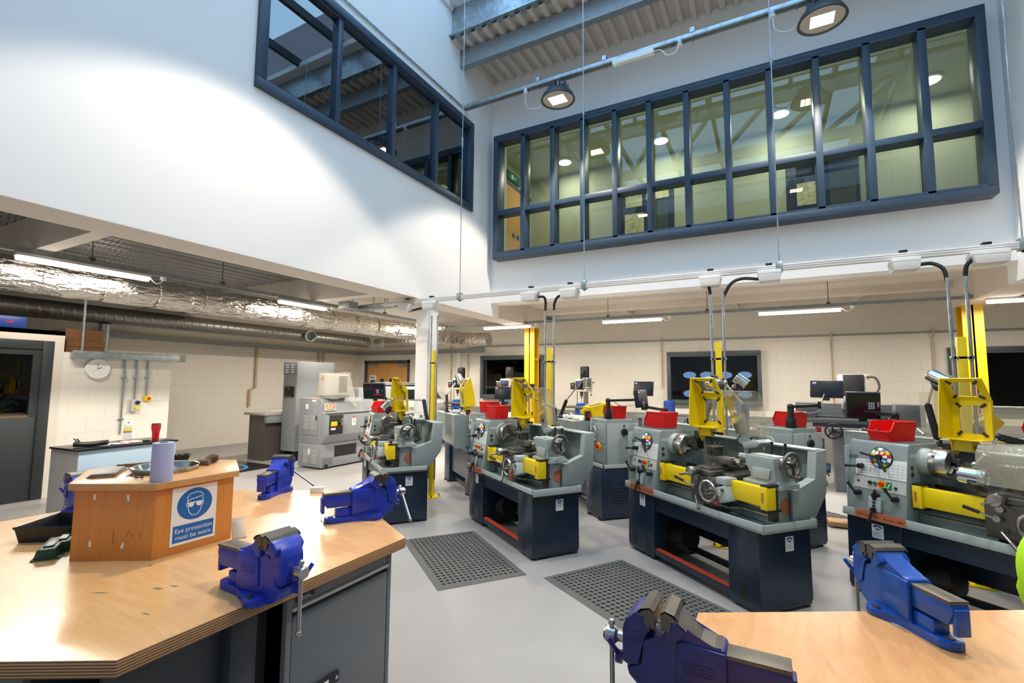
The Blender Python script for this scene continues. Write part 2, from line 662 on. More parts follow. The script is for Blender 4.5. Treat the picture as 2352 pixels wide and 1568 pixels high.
# left ceiling: zinc decking with ribs along the hall, and two cross beams
b = MB()
n = 30
x0, x1 = XL, XA - .45
pts = []
for i in range(n):
    x = x0 + (x1 - x0) * i / n
    w = (x1 - x0) / n
    pts += [(x, CEIL), (x + w * .55, CEIL), (x + w * .62, CEIL + .06), (x + w * .93, CEIL + .06)]
pts.append((x1, CEIL))
vs = [(p[0], YN, p[1]) for p in pts] + [(p[0], YF, p[1]) for p in pts]
N = len(pts)
b.add(vs, [(i, N + i, N + i + 1, i + 1) for i in range(N - 1)], 'deck_zinc')
struct('ceiling_left', b)
b = MB(); b.box(XL, XA - .45, 1.88, 2.02, 2.95, CEIL + .06, 'soffit_paint'); struct('beam_left_cross_near', b)
b = MB(); b.box(XL, XA - .45, 5.24, 5.42, 2.95, CEIL + .06, 'soffit_paint'); struct('beam_left_cross_far', b)
b = MB(); b.box(XL, XA - .45, 5.42, YF, CEIL - .06, CEIL - .03, 'soffit_paint'); struct('ceiling_left_far', b)
# outer walls
b = MB(); b.box(XL - .2, XL, YN, YF + .2, 0, 8.0, 'block_y'); struct('wall_left', b)
b = MB(); b.box(XR, XR + .2, YN, YF + .2, 0, 8.0, 'block_y'); struct('wall_right', b)
# far wall: openings for the door and three windows
WIN = [(-7.25, -5.27, 1.18, 2.39), (-2.07, -.09, 1.16, 2.385), (3.03, 5.05, 1.16, 2.36)]
DX0, DX1, DZ = -11.9, -9.97, 2.32
b = MB()
xs = XL
for (a, c, z0, z1) in [(DX0, DX1, 0, DZ)] + WIN:
    b.box(xs, a, YF, YF + .2, 0, 8.0, 'block_x')
    if z0:
        b.box(a, c, YF, YF + .2, 0, z0, 'block_x')
    b.box(a, c, YF, YF + .2, z1, 8.0, 'block_x')
    xs = c
b.box(xs, XR, YF, YF + .2, 0, 8.0, 'block_x')
struct('wall_back', b)
b = MB()
b.box(DX1, XR, YF - .012, YF, 0, .94, 'dado_paint')
struct('trim_dado', b)

# upper roof: liner deck over the far strip, rooflight upstand, purlins
b = MB()
pts = []
x = XA
while x < XC:
    pts += [(x, 7.43), (x + .075, 7.43), (x + .095, 7.50), (x + .185, 7.50)]
    x += .205
pts.append((XC, 7.43))
N = len(pts)
for (ya, yb) in ((6.22, YB),):
    vs = [(p[0], ya, p[1]) for p in pts] + [(p[0], yb, p[1]) for p in pts]
    b.add(vs, [(i, N + i, N + i + 1, i + 1) for i in range(N - 1)], 'deck_liner')
b.box(XA, XC, 6.30, YB, 7.53, 7.6, 'deck_liner')
struct('ceiling_roof_deck', b)
b = MB(); b.box(XA, XC, YN, -1.4, 7.45, 7.55, 'deck_liner'); struct('ceiling_roof_near', b)
b = MB(); b.box(XA, XC, 6.24, 6.30, 7.47, 8.02, 'galv'); b.box(XA, XC, 6.16, 6.24, 7.47, 7.5, 'galv'); struct('beam_rooflight_upstand', b)
b = MB(); b.prism([(6.50, 7.12), (6.62, 7.12), (6.62, 7.135), (6.53, 7.135), (6.53, 7.39), (6.62, 7.39), (6.62, 7.42), (6.50, 7.42)], 'x', XA, XC, 'galv_dull'); struct('beam_purlin', b)
# rooflight: white kerb and glazing bars under open sky
b = MB()
b.box(XA, XC, 6.05, 6.3, 8.02, 8.12, 'skylight_white')
b.box(XA, XC, -1.5, -1.3, 7.45, 8.12, 'skylight_white')
for s in (XA, XC - .06):
    b.box(s, s + .06, -1.4, 6.2, 7.95, 8.12, 'skylight_white')
for i in range(1, 6):
    x = XA + (XC - XA) * i / 6
    b.box(x - .04, x + .04, -1.4, 6.2, 8.05, 8.2, 'frame_grey')
for y in (1.1, 3.6):
    b.box(XA, XC, y - .07, y + .07, 7.85, 8.12, 'skylight_white')
for i in range(0, 6):
    x = XA + (XC - XA) * (i + .5) / 6
    b.T = frame((x, 2.4, 7.98), (.5, 1, 0), (-1, .5, 0)); b.box(-1.6, 1.6, -.04, .04, -.05, .05, 'skylight_white'); b.T = Matrix()
struct('window_6', b)

# ---------------------------------------------------------------- window 1: left upper wall, four dark panes
def framed(name, origin, ux, w, h, cols, rows, fm, pane, fw=.09, mw=.075, depth=.12, proud=.05, corner=False):
    """a window in the plane (ux, up) at origin; cols and rows are the mullion/transom centre positions"""
    uz = (0, 0, 1)
    T = frame(origin, ux, uz)
    b = MB(); b.T = T
    b.box(0, w, 0, fw, -depth, proud, fm, .006); b.box(0, w, h - fw, h, -depth, proud, fm, .006)
    b.box(0, fw, fw, h - fw, -depth, proud, fm, .006); b.box(w - fw, w, fw, h - fw, -depth, proud, fm, .006)
    b.box(fw, w - fw, fw, fw + .03, -depth, proud - .03, fm); b.box(fw, w - fw, h - fw - .03, h - fw, -depth, proud - .03, fm)
    root = struct(name, b)
    b = MB(); b.T = T
    for c in cols:
        b.box(c - mw / 2, c + mw / 2, fw, h - fw, -depth, proud - .035, fm, .004)
    for r in rows:
        b.box(fw, w - fw, r - mw / 2, r + mw / 2, -depth + .005, proud - .036, fm, .004)
    if cols or rows:
        b.build('mullions', root)
    xe = [fw] + list(cols) + [w - fw]
    ze = [fw] + list(rows) + [h - fw]
    for i in range(len(xe) - 1):
        for j in range(len(ze) - 1):
            b = MB(); b.T = T
            b.box(xe[i] + .02, xe[i + 1] - .02, ze[j] + .02, ze[j + 1] - .02, -.05, -.044, pane)
            b.build('pane', root)
    return root


framed('window_1', (XA, AY0, AZ0), (0, 1, 0), AY1 - AY0, AZ1 - AZ0, [1.07, 2.06, 3.05], [], 'frame_blue', 'pane_dark', .11, .075, .22, .045)
framed('window_2', (BX1, YB, BZ0), (-1, 0, 0), BX1 - BX0, BZ1 - BZ0, [BX1 - x for x in (1.875, 1.301, .735, .168, -.39, -.962, -1.53, -2.091, -2.645, -3.2, -3.78)], [.87], 'frame_blue', 'pane_green', .1, .085, .22, .045)
for i, (a, c, z0, z1) in enumerate(WIN):
    framed('window_%d' % (3 + i), (c, YF, z0), (-1, 0, 0), c - a, z1 - z0, [], [], 'frame_grey', 'pane_clear', .085, .06, .16, .03)

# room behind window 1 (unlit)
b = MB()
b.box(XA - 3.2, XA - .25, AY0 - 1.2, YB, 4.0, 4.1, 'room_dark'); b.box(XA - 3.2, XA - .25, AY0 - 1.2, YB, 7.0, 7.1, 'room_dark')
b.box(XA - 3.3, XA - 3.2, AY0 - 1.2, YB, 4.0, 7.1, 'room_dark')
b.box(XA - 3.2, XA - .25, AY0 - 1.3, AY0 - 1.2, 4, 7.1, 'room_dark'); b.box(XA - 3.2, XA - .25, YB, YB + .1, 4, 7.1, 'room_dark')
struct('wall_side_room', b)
# lit corridor behind window 2
CY = 10.3
b = MB()
b.box(-5.0, 5.2, YB + .3, CY, 3.4, 3.45, 'corridor_cream')
b.box(-5.0, 5.2, YB + .3, CY, 6.62, 6.7, 'corridor_cream')
b.box(-5.0, 5.2, CY, CY + .1, 3.4, 6.7, 'corridor_cream')
b.box(-5.1, -5.0, YB + .3, CY, 3.4, 6.7, 'corridor_cream'); b.box(5.2, 5.3, YB, CY, 3.4, 6.7, 'corridor_cream')
struct('wall_corridor', b)
b = MB(); b.box(-5.0, 5.2, CY - .015, CY, 3.45, 4.72, 'dado_paint'); struct('trim_corridor_dado', b)
b = MB(); b.box(-4.998, -4.95, 8.9, 10.1, 3.45, 6.05, 'door_ply'); b.box(-4.998, -4.94, 8.8, 8.9, 3.45, 6.12, 'frame_grey'); b.box(-4.998, -4.94, 8.9, 10.2, 6.05, 6.12, 'frame_grey'); dd = struct('door_3', b)
b = MB(); b.box(-4.95, -4.945, 9.75, 9.92, 4.0, 5.0, 'frame_grey'); b.build('vision_panel', dd)
b = MB()
b.tube([(-4.95, 9.55, 4.25), (-4.89, 9.55, 4.25), (-4.89, 9.55, 4.75), (-4.95, 9.55, 4.75)], .012, 'chrome')
b.build('pull_handle', dd)
for y in (9.3, 9.5):
    b = MB(); b.cyl((-4.95, y, 4.95), (-4.944, y, 4.95), .06, 'sign_blue', n=20); b.build('door_disc', dd)
es = thing('exit_sign', 'green exit sign above the timber door in the upstairs corridor', 'sign', (-4.97, 9.3, 6.2))
b = MB(); b.box(-.02, .02, -.3, .3, 0, .2, 'exit_green'); b.build('sign_panel', es)
b = MB(); b.T = frame((.022, -.12, .05), (0, 1, 0), (0, 0, 1)); b.poly([(0, 0, 0), (.1, 0, 0), (.1, .1, 0), (0, .1, 0)], 'white'); b.poly([(.14, .02, 0), (.24, .05, 0), (.14, .08, 0)], 'white'); b.build('pictogram', es)
for i, (x, w_) in enumerate(((-3.85, 'leftmost'), (-1.75, 'second from the left'), (.38, 'third from the left'), (2.5, 'rightmost'))):
    t = thing('ceiling_downlight', 'warm round downlight behind the long window, %s of the four' % w_, 'ceiling light', (x, 9.66, 6.62), group='corridor downlights')
    b = MB(); b.lathe([(.16, 0), (.17, -.03), (.15, -.04)], (0, 0, 0), (0, 0, 1), 'white'); b.build('trim_ring', t)
    b = MB(); b.lathe([(.0, -.046), (.14, -.046), (.14, -.041)], (0, 0, 0), (0, 0, 1), 'warm_disc'); b.build('lamp_disc', t)
    l = bpy.data.lights.new('downlight_lamp', 'AREA'); l.shape = 'DISK'; l.size = .26; l.energy = 20; l.color = (1, .95, .82)
    lo = bpy.data.objects.new('downlight_lamp', l); COL.objects.link(lo); lo.parent = t; lo.location = (0, 0, -.052)


def notice(x0, x1, z0, z1, label, fm, inner):
    t = thing('notice_board', label, 'notice board', ((x0 + x1) / 2, CY - .03, z0))
    w, h = (x1 - x0) / 2, z1 - z0
    b = MB(); b.box(-w, w, -.02, .02, 0, h, fm, .004); b.build('board', t)
    for (a, c, d, e, m) in inner:
        b = MB(); b.box(-w + a * 2 * w, -w + c * 2 * w, -.026, -.021, d * h, e * h, m); b.build('sheet', t)


notice(-2.75, -1.62, 4.72, 6.0, 'navy display board with pictures behind the fifth and sixth panes of the long window', 'poster_navy',
       [(.1, .42, .62, .9, 'poster_paper'), (.5, .92, .7, .93, 'poster_paper'), (.08, .45, .1, .5, 'poster_paper'), (.55, .9, .15, .6, 'frame_grey')])
notice(.45, 1.6, 4.6, 5.95, 'navy display board with one pale certificate behind the right end of the long window', 'poster_navy',
       [(.15, .5, .3, .62, 'poster_paper'), (.6, .95, .2, .7, 'frame_grey'), (.15, .6, .72, .95, 'monitor_black')])

# rooms beyond the three ground-floor windows: dark, with a shutter that has small lit panes behind the middle one
b = MB()
for (a, c, z0, z1) in WIN + [(DX0, DX1, 0, DZ)]:
    b.box(a - .3, c + .3, YF + 3.4, YF + 3.5, 0, 3.2, 'room_dark'); b.box(a - .4, a - .3, YF + .2, YF + 3.4, 0, 3.2, 'room_dark'); b.box(c + .3, c + .4, YF + .2, YF + 3.4, 0, 3.2, 'room_dark')
    b.box(a - .3, c + .3, YF + .2, YF + 3.4, 3.1, 3.2, 'room_dark'); b.box(a - .3, c + .3, YF + .2, YF + 3.4, 0, .05, 'room_dark')
struct('wall_rooms_beyond', b)
mat('lit_pane', '#7fa6d8', 0.3, emit=0.8)
t = thing('roller_shutter', 'dark roller shutter with rounded lit panes seen through the middle far window', 'shutter', (-1.05, YF + 3.3, 0))
b = MB(); b.box(-1.25, 1.25, 0, .06, .05, 3.0, 'frame_grey'); b.build('curtain', t)
for x in (-.98, -.5, .0, .5):
    for z in (1.9, 1.35):
        b = MB(); b.prism([(x + .17 * math.cos(a) * (1 if abs(math.cos(a)) < .7 else 1.1), z + .1 * math.sin(a)) for a in [2 * PI * k / 16 for k in range(16)]], 'y', -.012, -.002, 'lit_pane'); b.build('lit_pane', t)

# ---------------------------------------------------------------- door 1 (grey, left) in the office partition; door 2 (timber pair)
PX = -8.87
b = MB()
b.box(PX - .1, PX, YN, 1.25, 0, 2.32, 'soffit_paint'); b.box(PX - .1, PX, 2.87, 2.98, 0, 2.32, 'soffit_paint'); b.box(PX - .1, PX, 1.25, 2.87, 2.17, 2.32, 'soffit_paint')
b.box(XL, PX, YN, 2.98, 2.26, 2.32, 'soffit_paint')
struct('wall_office', b)
b = MB(); b.box(XL, PX, 2.98, 4.39, 0, 2.03, 'block_y'); struct('wall_clock_side', b)
b = MB(); b.box(XL + .1, XL + .2, YN, 2.9, 0, 2.2, 'room_dark'); b.box(XL + .2, PX - .12, 2.86, 2.96, 0, 2.2, 'room_dark'); b.box(XL + .2, PX - .12, YN, 2.9, 2.2, 2.25, 'room_dark'); struct('wall_office_inside', b)
b = MB()
b.box(PX - .09, PX + .02, 1.25, 1.37, 0, 2.17, 'frame_grey'); b.box(PX - .09, PX + .02, 2.75, 2.87, 0, 2.17, 'door_grey', .005); b.box(PX - .09, PX + .02, 1.37, 2.75, 2.05, 2.17, 'door_grey', .005)
b.box(PX - .06, PX, 1.37, 2.75, 0.0, 1.12, 'door_grey', .004); b.box(PX - .06, PX, 2.66, 2.75, 1.12, 2.05, 'door_grey'); b.box(PX - .06, PX, 1.37, 1.46, 1.12, 2.05, 'door_grey'); b.box(PX - .06, PX, 1.46, 2.66, 1.97, 2.05, 'door_grey')
d1 = struct('door_1', b)
b = MB(); b.box(PX - .035, PX - .029, 1.44, 2.68, 1.1, 1.99, 'pane_clear'); b.build('pane', d1)
b = MB(); b.box(PX - .058, PX - .002, 1.46, 2.66, 1.12, 1.15, 'handle_wood'); b.build('glazing_bead', d1)
b = MB()
b.box(DX0, DX0 + .09, YF - .02, YF + .15, 0, DZ, 'frame_grey'); b.box(DX1 - .09, DX1, YF - .02, YF + .15, 0, DZ, 'frame_grey'); b.box(DX0, DX1, YF - .02, YF + .15, DZ - .09, DZ, 'frame_grey')
d2 = struct('door_2', b)
mid = (DX0 + DX1) / 2
for s, (a, c) in enumerate(((DX0 + .09, mid - .004), (mid + .004, DX1 - .09))):
    lf = MB(); lf.box(a, c, YF + .03, YF + .075, 0.01, DZ - .09, 'door_ply')
    lo = lf.build('door_leaf', d2)
    vx = c - .2 if s == 0 else a + .2
    b = MB(); b.box(vx - .09, vx + .06, YF + .024, YF + .03, 1.0, 1.72, 'black_gloss'); b.build('vision_panel', lo)
    b = MB(); b.box(a + .1 if s == 0 else c - .4, a + .4 if s == 0 else c - .1, YF - .03, YF + .03, DZ - .2, DZ - .11, 'galv_dull', .006); b.build('door_closer', lo)
    b = MB(); b.lathe([(.0, .008), (.045, .008), (.045, 0)], (c - .07 if s == 0 else a + .07, YF + .03, 1.42), (0, -1, 0), 'sign_blue'); b.build('door_disc', lo)
nt_ = tag(MB().box(DX0 + .2, DX0 + .5, YF + .02, YF + .028, 1.42, 1.85, 'white').box(DX0 + .22, DX0 + .48, YF + .0185, YF + .02, 1.44, 1.47, 'key_blue').box(DX0 + .24, DX0 + .46, YF + .0185, YF + .02, 1.56, 1.68, 'frame_grey').box(DX0 + .23, DX0 + .4, YF + .0185, YF + .02, 1.75, 1.78, 'black').build('poster'), 'white printed notice on the left leaf of the timber double door', 'poster')
# ================================================================ columns, posts, lamps, ducts, busbar
b = MB(); b.box(-4.86, -4.63, 5.88, 6.14, 0, SOF, 'white_paint'); b.box(-4.63, -4.605, 5.9, 5.96, 0, SOF, 'white_plastic'); struct('column_1', b)


def ibeam(name, x0, x1, y0, y1, m):
    b = MB()
    b.box(x0, x1, y0, y0 + .02, 0, SOF, m); b.box(x0, x1, y1 - .02, y1, 0, SOF, m)
    xm = (x0 + x1) / 2
    b.box(xm - .012, xm + .012, y0, y1, 0, SOF, m)
    for z in (1.25, 2.15):
        b.box(x0 + .01, x1 - .01, y0 + .01, y1 - .01, z, z + .05, m)
    return struct(name, b)


ibeam('column_2', -4.87, -4.62, 9.72, 9.98, 'yellow_steel')
ibeam('column_3', 2.70, 2.95, 9.72, 9.98, 'yellow_steel')

BUSY, BUSZ = 5.5, 2.835


def post(x, y, h, label, tops, bx, side):
    """yellow square post with base plate; tops are the two conduits' x offsets"""
    t = thing('service_post', label, 'post', (x, y, 0), group=None)
    b = MB(); b.box(-.03, .03, -.03, .03, .008, h, 'yellow', .004); b.build('post_tube', t)
    b = MB(); b.T = Matrix.Rotation(R(-8), 4, 'Z'); b.box(-.1, .1, -.1, .1, 0, .01, 'yellow'); bp = b.build('base_plate', t)
    for sx in (-1, 1):
        for sy in (-1, 1):
            b = MB(); b.T = Matrix.Rotation(R(-8), 4, 'Z'); b.cyl((sx * .075, sy * .075, .01), (sx * .075, sy * .075, .03), .012, 'steel_dark', n=6); b.cyl((sx * .075, sy * .075, .03), (sx * .075, sy * .075, .045), .006, 'steel_dark', n=8); b.build('bolt', bp)
    for (ox, ztop) in tops:
        b = MB(); b.cyl((ox, -.01, .25), (ox, -.01, ztop), .0125, 'galv', n=12); b.cyl((ox, -.01, ztop - .02), (ox, -.01, ztop + .02), .016, 'galv', n=12)
        cd = b.build('conduit', t)
        b = MB(); b.box(min(ox, 0), max(ox, 0), -.03, .01, h - .19, h - .17, 'galv'); b.cyl((ox, -.03, h - .18), (ox, .01, h - .18), .02, 'galv', n=12); b.build('conduit_clip', cd)
    return t


P1 = post(-4.31, 5.64, 2.1, 'yellow service post with two conduits in front of the white column', [(-.055, 2.6), (.055, 2.6)], None, 0)
P2 = post(-2.42, 5.55, 2.09, 'yellow service post behind the second front lathe, beside the tall yellow column', [(-.06, 2.58), (.06, 2.58)], None, 0)
P3 = post(-.44, 5.46, 2.09, 'yellow service post behind the third front lathe and its raised clear shield', [(-.06, 2.58), (.06, 2.58)], None, 0)
P4 = post(1.50, 5.47, 2.07, 'yellow service post with bolted foot seen under the right-hand lathe', [(-.06, 2.58), (.06, 2.58)], None, 0)
b = MB(); b.T = frame((-.06, -.105, .012), (1, 0, 0), (0, 1, .0)); b.poly([(.02, .02, 0), (.09, .02, 0), (.055, .085, 0)], 'black'); b.build('warning_triangle', P3)

bus = thing('busbar_trunking', 'long white busbar trunking hung on wires across the hall above the lathes', 'busbar', (0, BUSY, BUSZ))
b = MB(); b.box(-5.2, 3.4, -.028, .028, -.03, .03, 'white_plastic', .004); b.box(-5.2, 3.4, -.03, .03, -.008, -.004, 'galv_dull'); b.box(-5.2, 3.4, -.03, .03, .012, .016, 'galv_dull'); b.build('trunking', bus)
for x in (-3.78, -1.938, .153, 1.949):
    b = MB(); b.cyl((x, 0, .05), (x, 0, 7.55 - BUSZ), .006, 'galv', n=6); w_ = b.build('hanger_wire', bus)
    b = MB(); b.box(x - .03, x + .03, -.04, .04, -.045, .06, 'galv', .004); b.cyl((x, 0, -.06), (x, 0, -.045), .012, 'black', n=8); b.build('hanger_clamp', w_)
    b = MB(); b.cyl((x, 0, 2.2), (x, 0, 2.35), .014, 'galv', n=8); b.build('turnbuckle', w_)


def tapbox(x, label, route, w=.21):
    t = thing('tap_off_box', label, 'tap-off box', (x, BUSY, BUSZ - .03), group=None)
    b = MB(); b.prism([(-w / 2, -.035), (-w / 2 + .012, -.115), (w / 2 - .012, -.115), (w / 2, -.035), (w / 2, -.002), (-w / 2, -.002)], 'y', -.11, .07, 'white_plastic', .006); b.box(-w / 2 - .003, w / 2 + .003, -.113, .073, -.036, -.03, 'white'); bb = b.build('box_body', t)
    b = MB(); b.box(-.03, .03, -.03, .03, .062, .085, 'black', .004); b.build('clip', t)
    if route:
        b = MB(); b.tube(route, .017, 'black', 10); b.build('flexible_hose', t)


def sm(pts, n=6):
    """Catmull-Rom smoothing of a 3D polyline"""
    P = [Vector(p) for p in pts]
    P = [P[0] * 2 - P[1]] + P + [P[-1] * 2 - P[-2]]
    out = []
    for i in range(1, len(P) - 2):
        for k in range(n):
            t = k / n
            a, bq, c, d = P[i - 1], P[i], P[i + 1], P[i + 2]
            out.append(.5 * ((2 * bq) + (c - a) * t + (2 * a - 5 * bq + 4 * c - d) * t * t + (3 * bq - a - 3 * c + d) * t ** 3))
    out.append(P[-2])
    return out


tapbox(-4.72, 'white tap-off box at the busbar end under the left beam', [])
tapbox(-4.27, 'white tap-off box on the busbar above the white column', sm([(-.1, 0, -.07), (-.25, 0, -.09), (-.42, 0, -.11)]) , .2)
tapbox(-2.66, 'white tap-off box left of the post beside the tall yellow column', sm([(.1, 0, -.06), (.17, .02, -.065), (.185, .04, -.13), (.18, .04, -.24)]))
tapbox(-2.12, 'white tap-off box right of the post beside the tall yellow column', sm([(-.1, 0, -.06), (-.18, .02, -.08), (-.23, .04, -.15), (-.24, .04, -.24)]))
tapbox(-.50, 'white tap-off box left of the two hoses above the third front lathe', sm([(-.02, -.02, -.1), (-.01, -.03, -.16), (.0, -.04, -.24)]))
tapbox(.06, 'white tap-off box with the long curved hose right of the third post', sm([(-.1, 0, -.07), (-.25, 0, -.05), (-.36, -.03, -.1), (-.44, -.04, -.24)]))
tapbox(1.15, 'white tap-off box with the long hose bending left to right above the right-hand lathe', sm([(.1, 0, -.06), (.2, 0, -.06), (.27, -.02, -.12), (.29, -.03, -.24)]))
tapbox(1.72, 'white tap-off box at the right end of the busbar', sm([(-.1, -.05, -.05), (-.15, -.04, -.12), (-.16, -.03, -.24)]), .24)

# ---- high-bay lamps on the upper trunking
TY, TZ = 6.64, 6.46
t = thing('lighting_trunking', 'galvanised lighting trunking across the hall in front of the long window', 'trunking', (0, TY, TZ))
b = MB(); b.box(XA + .005, XC - .005, -.025, .025, -.03, .03, 'galv', .003); b.box(XA, XC, .035, .075, -.035, -.005, 'galv_dull'); b.build('channel', t)
for x in (-3.1, -2.0, -.75, .5, 1.9):
    b = MB(); b.box(x - .03, x + .03, -.032, .06, .03, .1, 'galv'); b.tube([(x, -.03, -.05), (x, .08, -.05), (x, .08, .03)], .006, 'galv_dull', 6); b.build('bracket', t)
for x in (-3.33, .22, -.92):
    b = MB(); b.cyl((x, 0, -.1), (x, 0, -.03), .035, 'white_plastic', n=14); b.cyl((x, 0, -.07), (x, 0, -.03), .042, 'galv', n=14); b.build('ceiling_rose', t)
t = thing('conduit', 'thin galvanised conduit running along the left wall above the dark window', 'conduit', (XA + .02, 0, 6.43))
b = MB(); b.cyl((0, -1, 0), (0, TY, 0), .014, 'galv', n=10); b.build('tube', t)
for y in (.8, 2.2, 3.6, 4.95, 6.25):
    b = MB(); b.cyl((0, y - .025, 0), (0, y + .025, 0), .02, 'galv', n=10); b.build('saddle_clip', t)


def highbay(loc, label, watts, cable, tilt=(0, 0, 0)):
    t = thing('high_bay_lamp', label, 'ceiling light', loc, group=None)
    b = MB(); b.T = Matrix.Rotation(tilt[0], 4, 'X') @ Matrix.Rotation(tilt[1], 4, 'Y')
    T = b.T
    b.lathe([(.06, .15), (.12, .135), (.19, .09), (.24, .03), (.262, -.02), (.27, -.045), (.25, -.05), (.235, -.03), (.235, -.028)], (0, 0, 0), (0, 0, 1), 'cab_dark', 36)
    b.build('housing', t)
    b = MB(); b.T = T
    for k in range(10):
        a = 2 * PI * k / 10
        b.box(-.004, .004, .05, .16, .12, .19, 'frame_grey') if k == 0 else None
        b.T = T @ Matrix.Rotation(a, 4, 'Z'); b.box(-.004, .004, .03, .17, .1, .2, 'frame_grey')
    b.build('heat_sink', t)
    b = MB(); b.T = T; b.lathe([(0, -.032), (.235, -.032)], (0, 0, 0), (0, 0, 1), 'reflector_glow', 36); b.build('lens', t)  # disc glows faintly in place of light caught by the reflector
    b = MB(); b.T = T
    for i in range(4):
        for j in range(3):
            b.box(-.125 + i * .064, -.069 + i * .064, -.1 + j * .068, -.04 + j * .068, -.046, -.034, 'led_white')
    b.build('led_array', t)
    if cable:
        b = MB(); b.tube(cable, .006, 'white_plastic', 6); b.build('cable', t)
    b = MB(); b.cyl((0, 0, .15), (0, 0, TZ - .03 - loc[2]), .008, 'galv', n=6); b.build('hanger', t)
    l = bpy.data.lights.new('high_bay_beam', 'SPOT'); l.energy = watts; l.color = (1, .86, .70); l.spot_size = R(103); l.spot_blend = .18; l.shadow_soft_size = .18
    lo = bpy.data.objects.new('high_bay_beam', l); COL.objects.link(lo); lo.parent = t; lo.location = (0, 0, -.075)
    return t


HB = 500
highbay((-2.76, TY, 6.13), 'black high-bay lamp hanging left of the middle of the long window', HB, sm([(-.57, 0, .24), (-.55, 0, .0), (-.35, 0, -.08), (-.2, 0, .05), (-.15, 0, .12)]))
highbay((.75, TY, 6.16), 'black high-bay lamp at the top right above the long window', HB, sm([(-.53, 0, .22), (-.5, 0, .02), (-.35, 0, -.05), (-.2, 0, .04)]))
t = thing('lighting_trunking', 'galvanised lighting trunking over the near side of the hall', 'trunking', (0, 2.7, TZ))
b = MB(); b.box(XA + .005, XC - .005, -.025, .025, -.03, .03, 'galv'); b.build('channel', t)
highbay((-2.76, 2.7, 6.13), 'black high-bay lamp over the near left part of the hall, above the frame', HB, None)
highbay((.75, 2.7, 6.16), 'black high-bay lamp over the near right part of the hall, above the frame', HB, None)
t = thing('emergency_light', 'slim white emergency light with a small green indicator under the upper trunking', 'emergency light', (-1.57, TY - .02, TZ - .06))
b = MB(); b.box(-.3, .3, -.04, .04, -.05, .03, 'white', .006); b.build('housing', t)
b = MB(); b.ball((-.25, -.02, -.055), .012, 'green_led'); b.build('indicator', t)
b = MB(); b.tube(sm([(.3, 0, -.01), (.4, 0, -.03), (.48, 0, -.13), (.6, 0, -.12), (.64, 0, -.02)]), .007, 'white', 6); b.build('cable', t)

# ---- linear lamps on trunking under the lower ceilings
FW = 78


def batten(loc, L, label, along='x', watts=None):
    t = thing('batten_light', label, 'ceiling light', loc, 0 if along == 'x' else PI / 2, group=None)
    b = MB(); b.prism([(-.05, .0), (.05, .0), (.045, .035), (-.045, .035)], 'x', -L / 2, L / 2, 'white_plastic', .004); b.build('housing', t)
    b = MB()
    pr = [(-.05, 0), (-.044, -.03), (-.02, -.045), (.02, -.045), (.044, -.03), (.05, 0)]
    b.prism(pr, 'x', -L / 2 + .01, L / 2 - .01, 'tube_white', .004); b.build('diffuser', t)
    b = MB(); b.tube(sm([(L / 2, 0, .01), (L / 2 + .07, 0, -.05), (L / 2 + .13, 0, -.03), (L / 2 + .15, 0, .01)]), .006, 'white', 6); b.cyl((L / 2 + .15, 0, .0), (L / 2 + .15, 0, .038), .03, 'white', n=12); b.build('flex_and_rose', t)
    l = bpy.data.lights.new('batten_glow', 'AREA'); l.shape = 'RECTANGLE'; l.size = L * .95; l.size_y = .09; l.energy = watts or FW; l.color = (1, .92, .80)
    lo = bpy.data.objects.new('batten_glow', l); COL.objects.link(lo); lo.parent = t; lo.location = (0, 0, -.05)
    return t


def tray(name, label, p0, p1, w, h, m, hang, zc=CEIL):
    t = thing(name, label, 'trunking', p0)
    d = Vector(p1) - Vector(p0)
    b = MB()
    if abs(d.x) > abs(d.y):
        b.box(0, d.x, -w / 2, w / 2, 0, h, m)
    else:
        b.box(-w / 2, w / 2, 0, d.y, 0, h, m)
    b.build('channel', t)
    for k in hang:
        q = d * k
        b = MB(); b.cyl((q.x, q.y, h), (q.x, q.y, zc - p0[2]), .006, 'steel_dark', n=6); b.box(q.x - .025, q.x + .025, q.y - .025, q.y + .025, h - .01, h + .03, 'steel_dark'); b.build('hanger_rod', t)
    return t


tray('lamp_trunking', 'galvanised lamp trunking running along the left aisle under the zinc ceiling', (-6.5, -.5, 2.9), (-6.5, 9.0, 2.9), .05, .05, 'galv_dull', [.3, .45, .62, .78, .9])
tray('lamp_trunking', 'galvanised lamp trunking running across the back of the room above the grey machines', (-6.5, 9.1, 2.9), (7.5, 9.1, 2.9), .05, .05, 'galv_dull', [.1, .27, .4, .53, .65, .8])
batten((-6.5, 2.33, 2.86), 1.16, 'bright batten light nearest the left edge, above the foil duct', 'y')
batten((-6.5, 5.07, 2.86), .86, 'bright batten light over the foil duct near the CNC lathe', 'y')
batten((-6.5, 8.3, 2.86), .8, 'bright batten light partly hidden behind the white column', 'y')
batten((-5.0, 9.1, 2.86), 1.14, 'bright batten light just left of the tall yellow column under the beam', 'x')
batten((-2.26, 9.1, 2.86), 1.14, 'bright batten light over the back row, left of the middle far window', 'x')
batten((.5, 9.1, 2.86), 1.18, 'bright batten light over the back row, left of the thick yellow column', 'x')
batten((3.4, 9.1, 2.86), 1.2, 'bright batten light at the right edge behind the thick yellow column', 'x')
batten((-8.0, 2.5, 3.0), 1.1, 'unseen batten light added over the grey door partition to brighten the left aisle', 'y', 22)  # added fill lamp, kept out of view behind the foil duct
batten((-8.5, 6.9, 3.0), 1.1, 'unseen batten light added behind the foil duct to brighten the walls by the CNC machine', 'y', 62)  # added fill lamp for the dim walls under the left ceiling
batten((-8.5, 9.6, 3.0), 1.1, 'unseen batten light added behind the foil duct to brighten the timber door end', 'y', 90)  # added fill lamp, out of view, for the far left corner
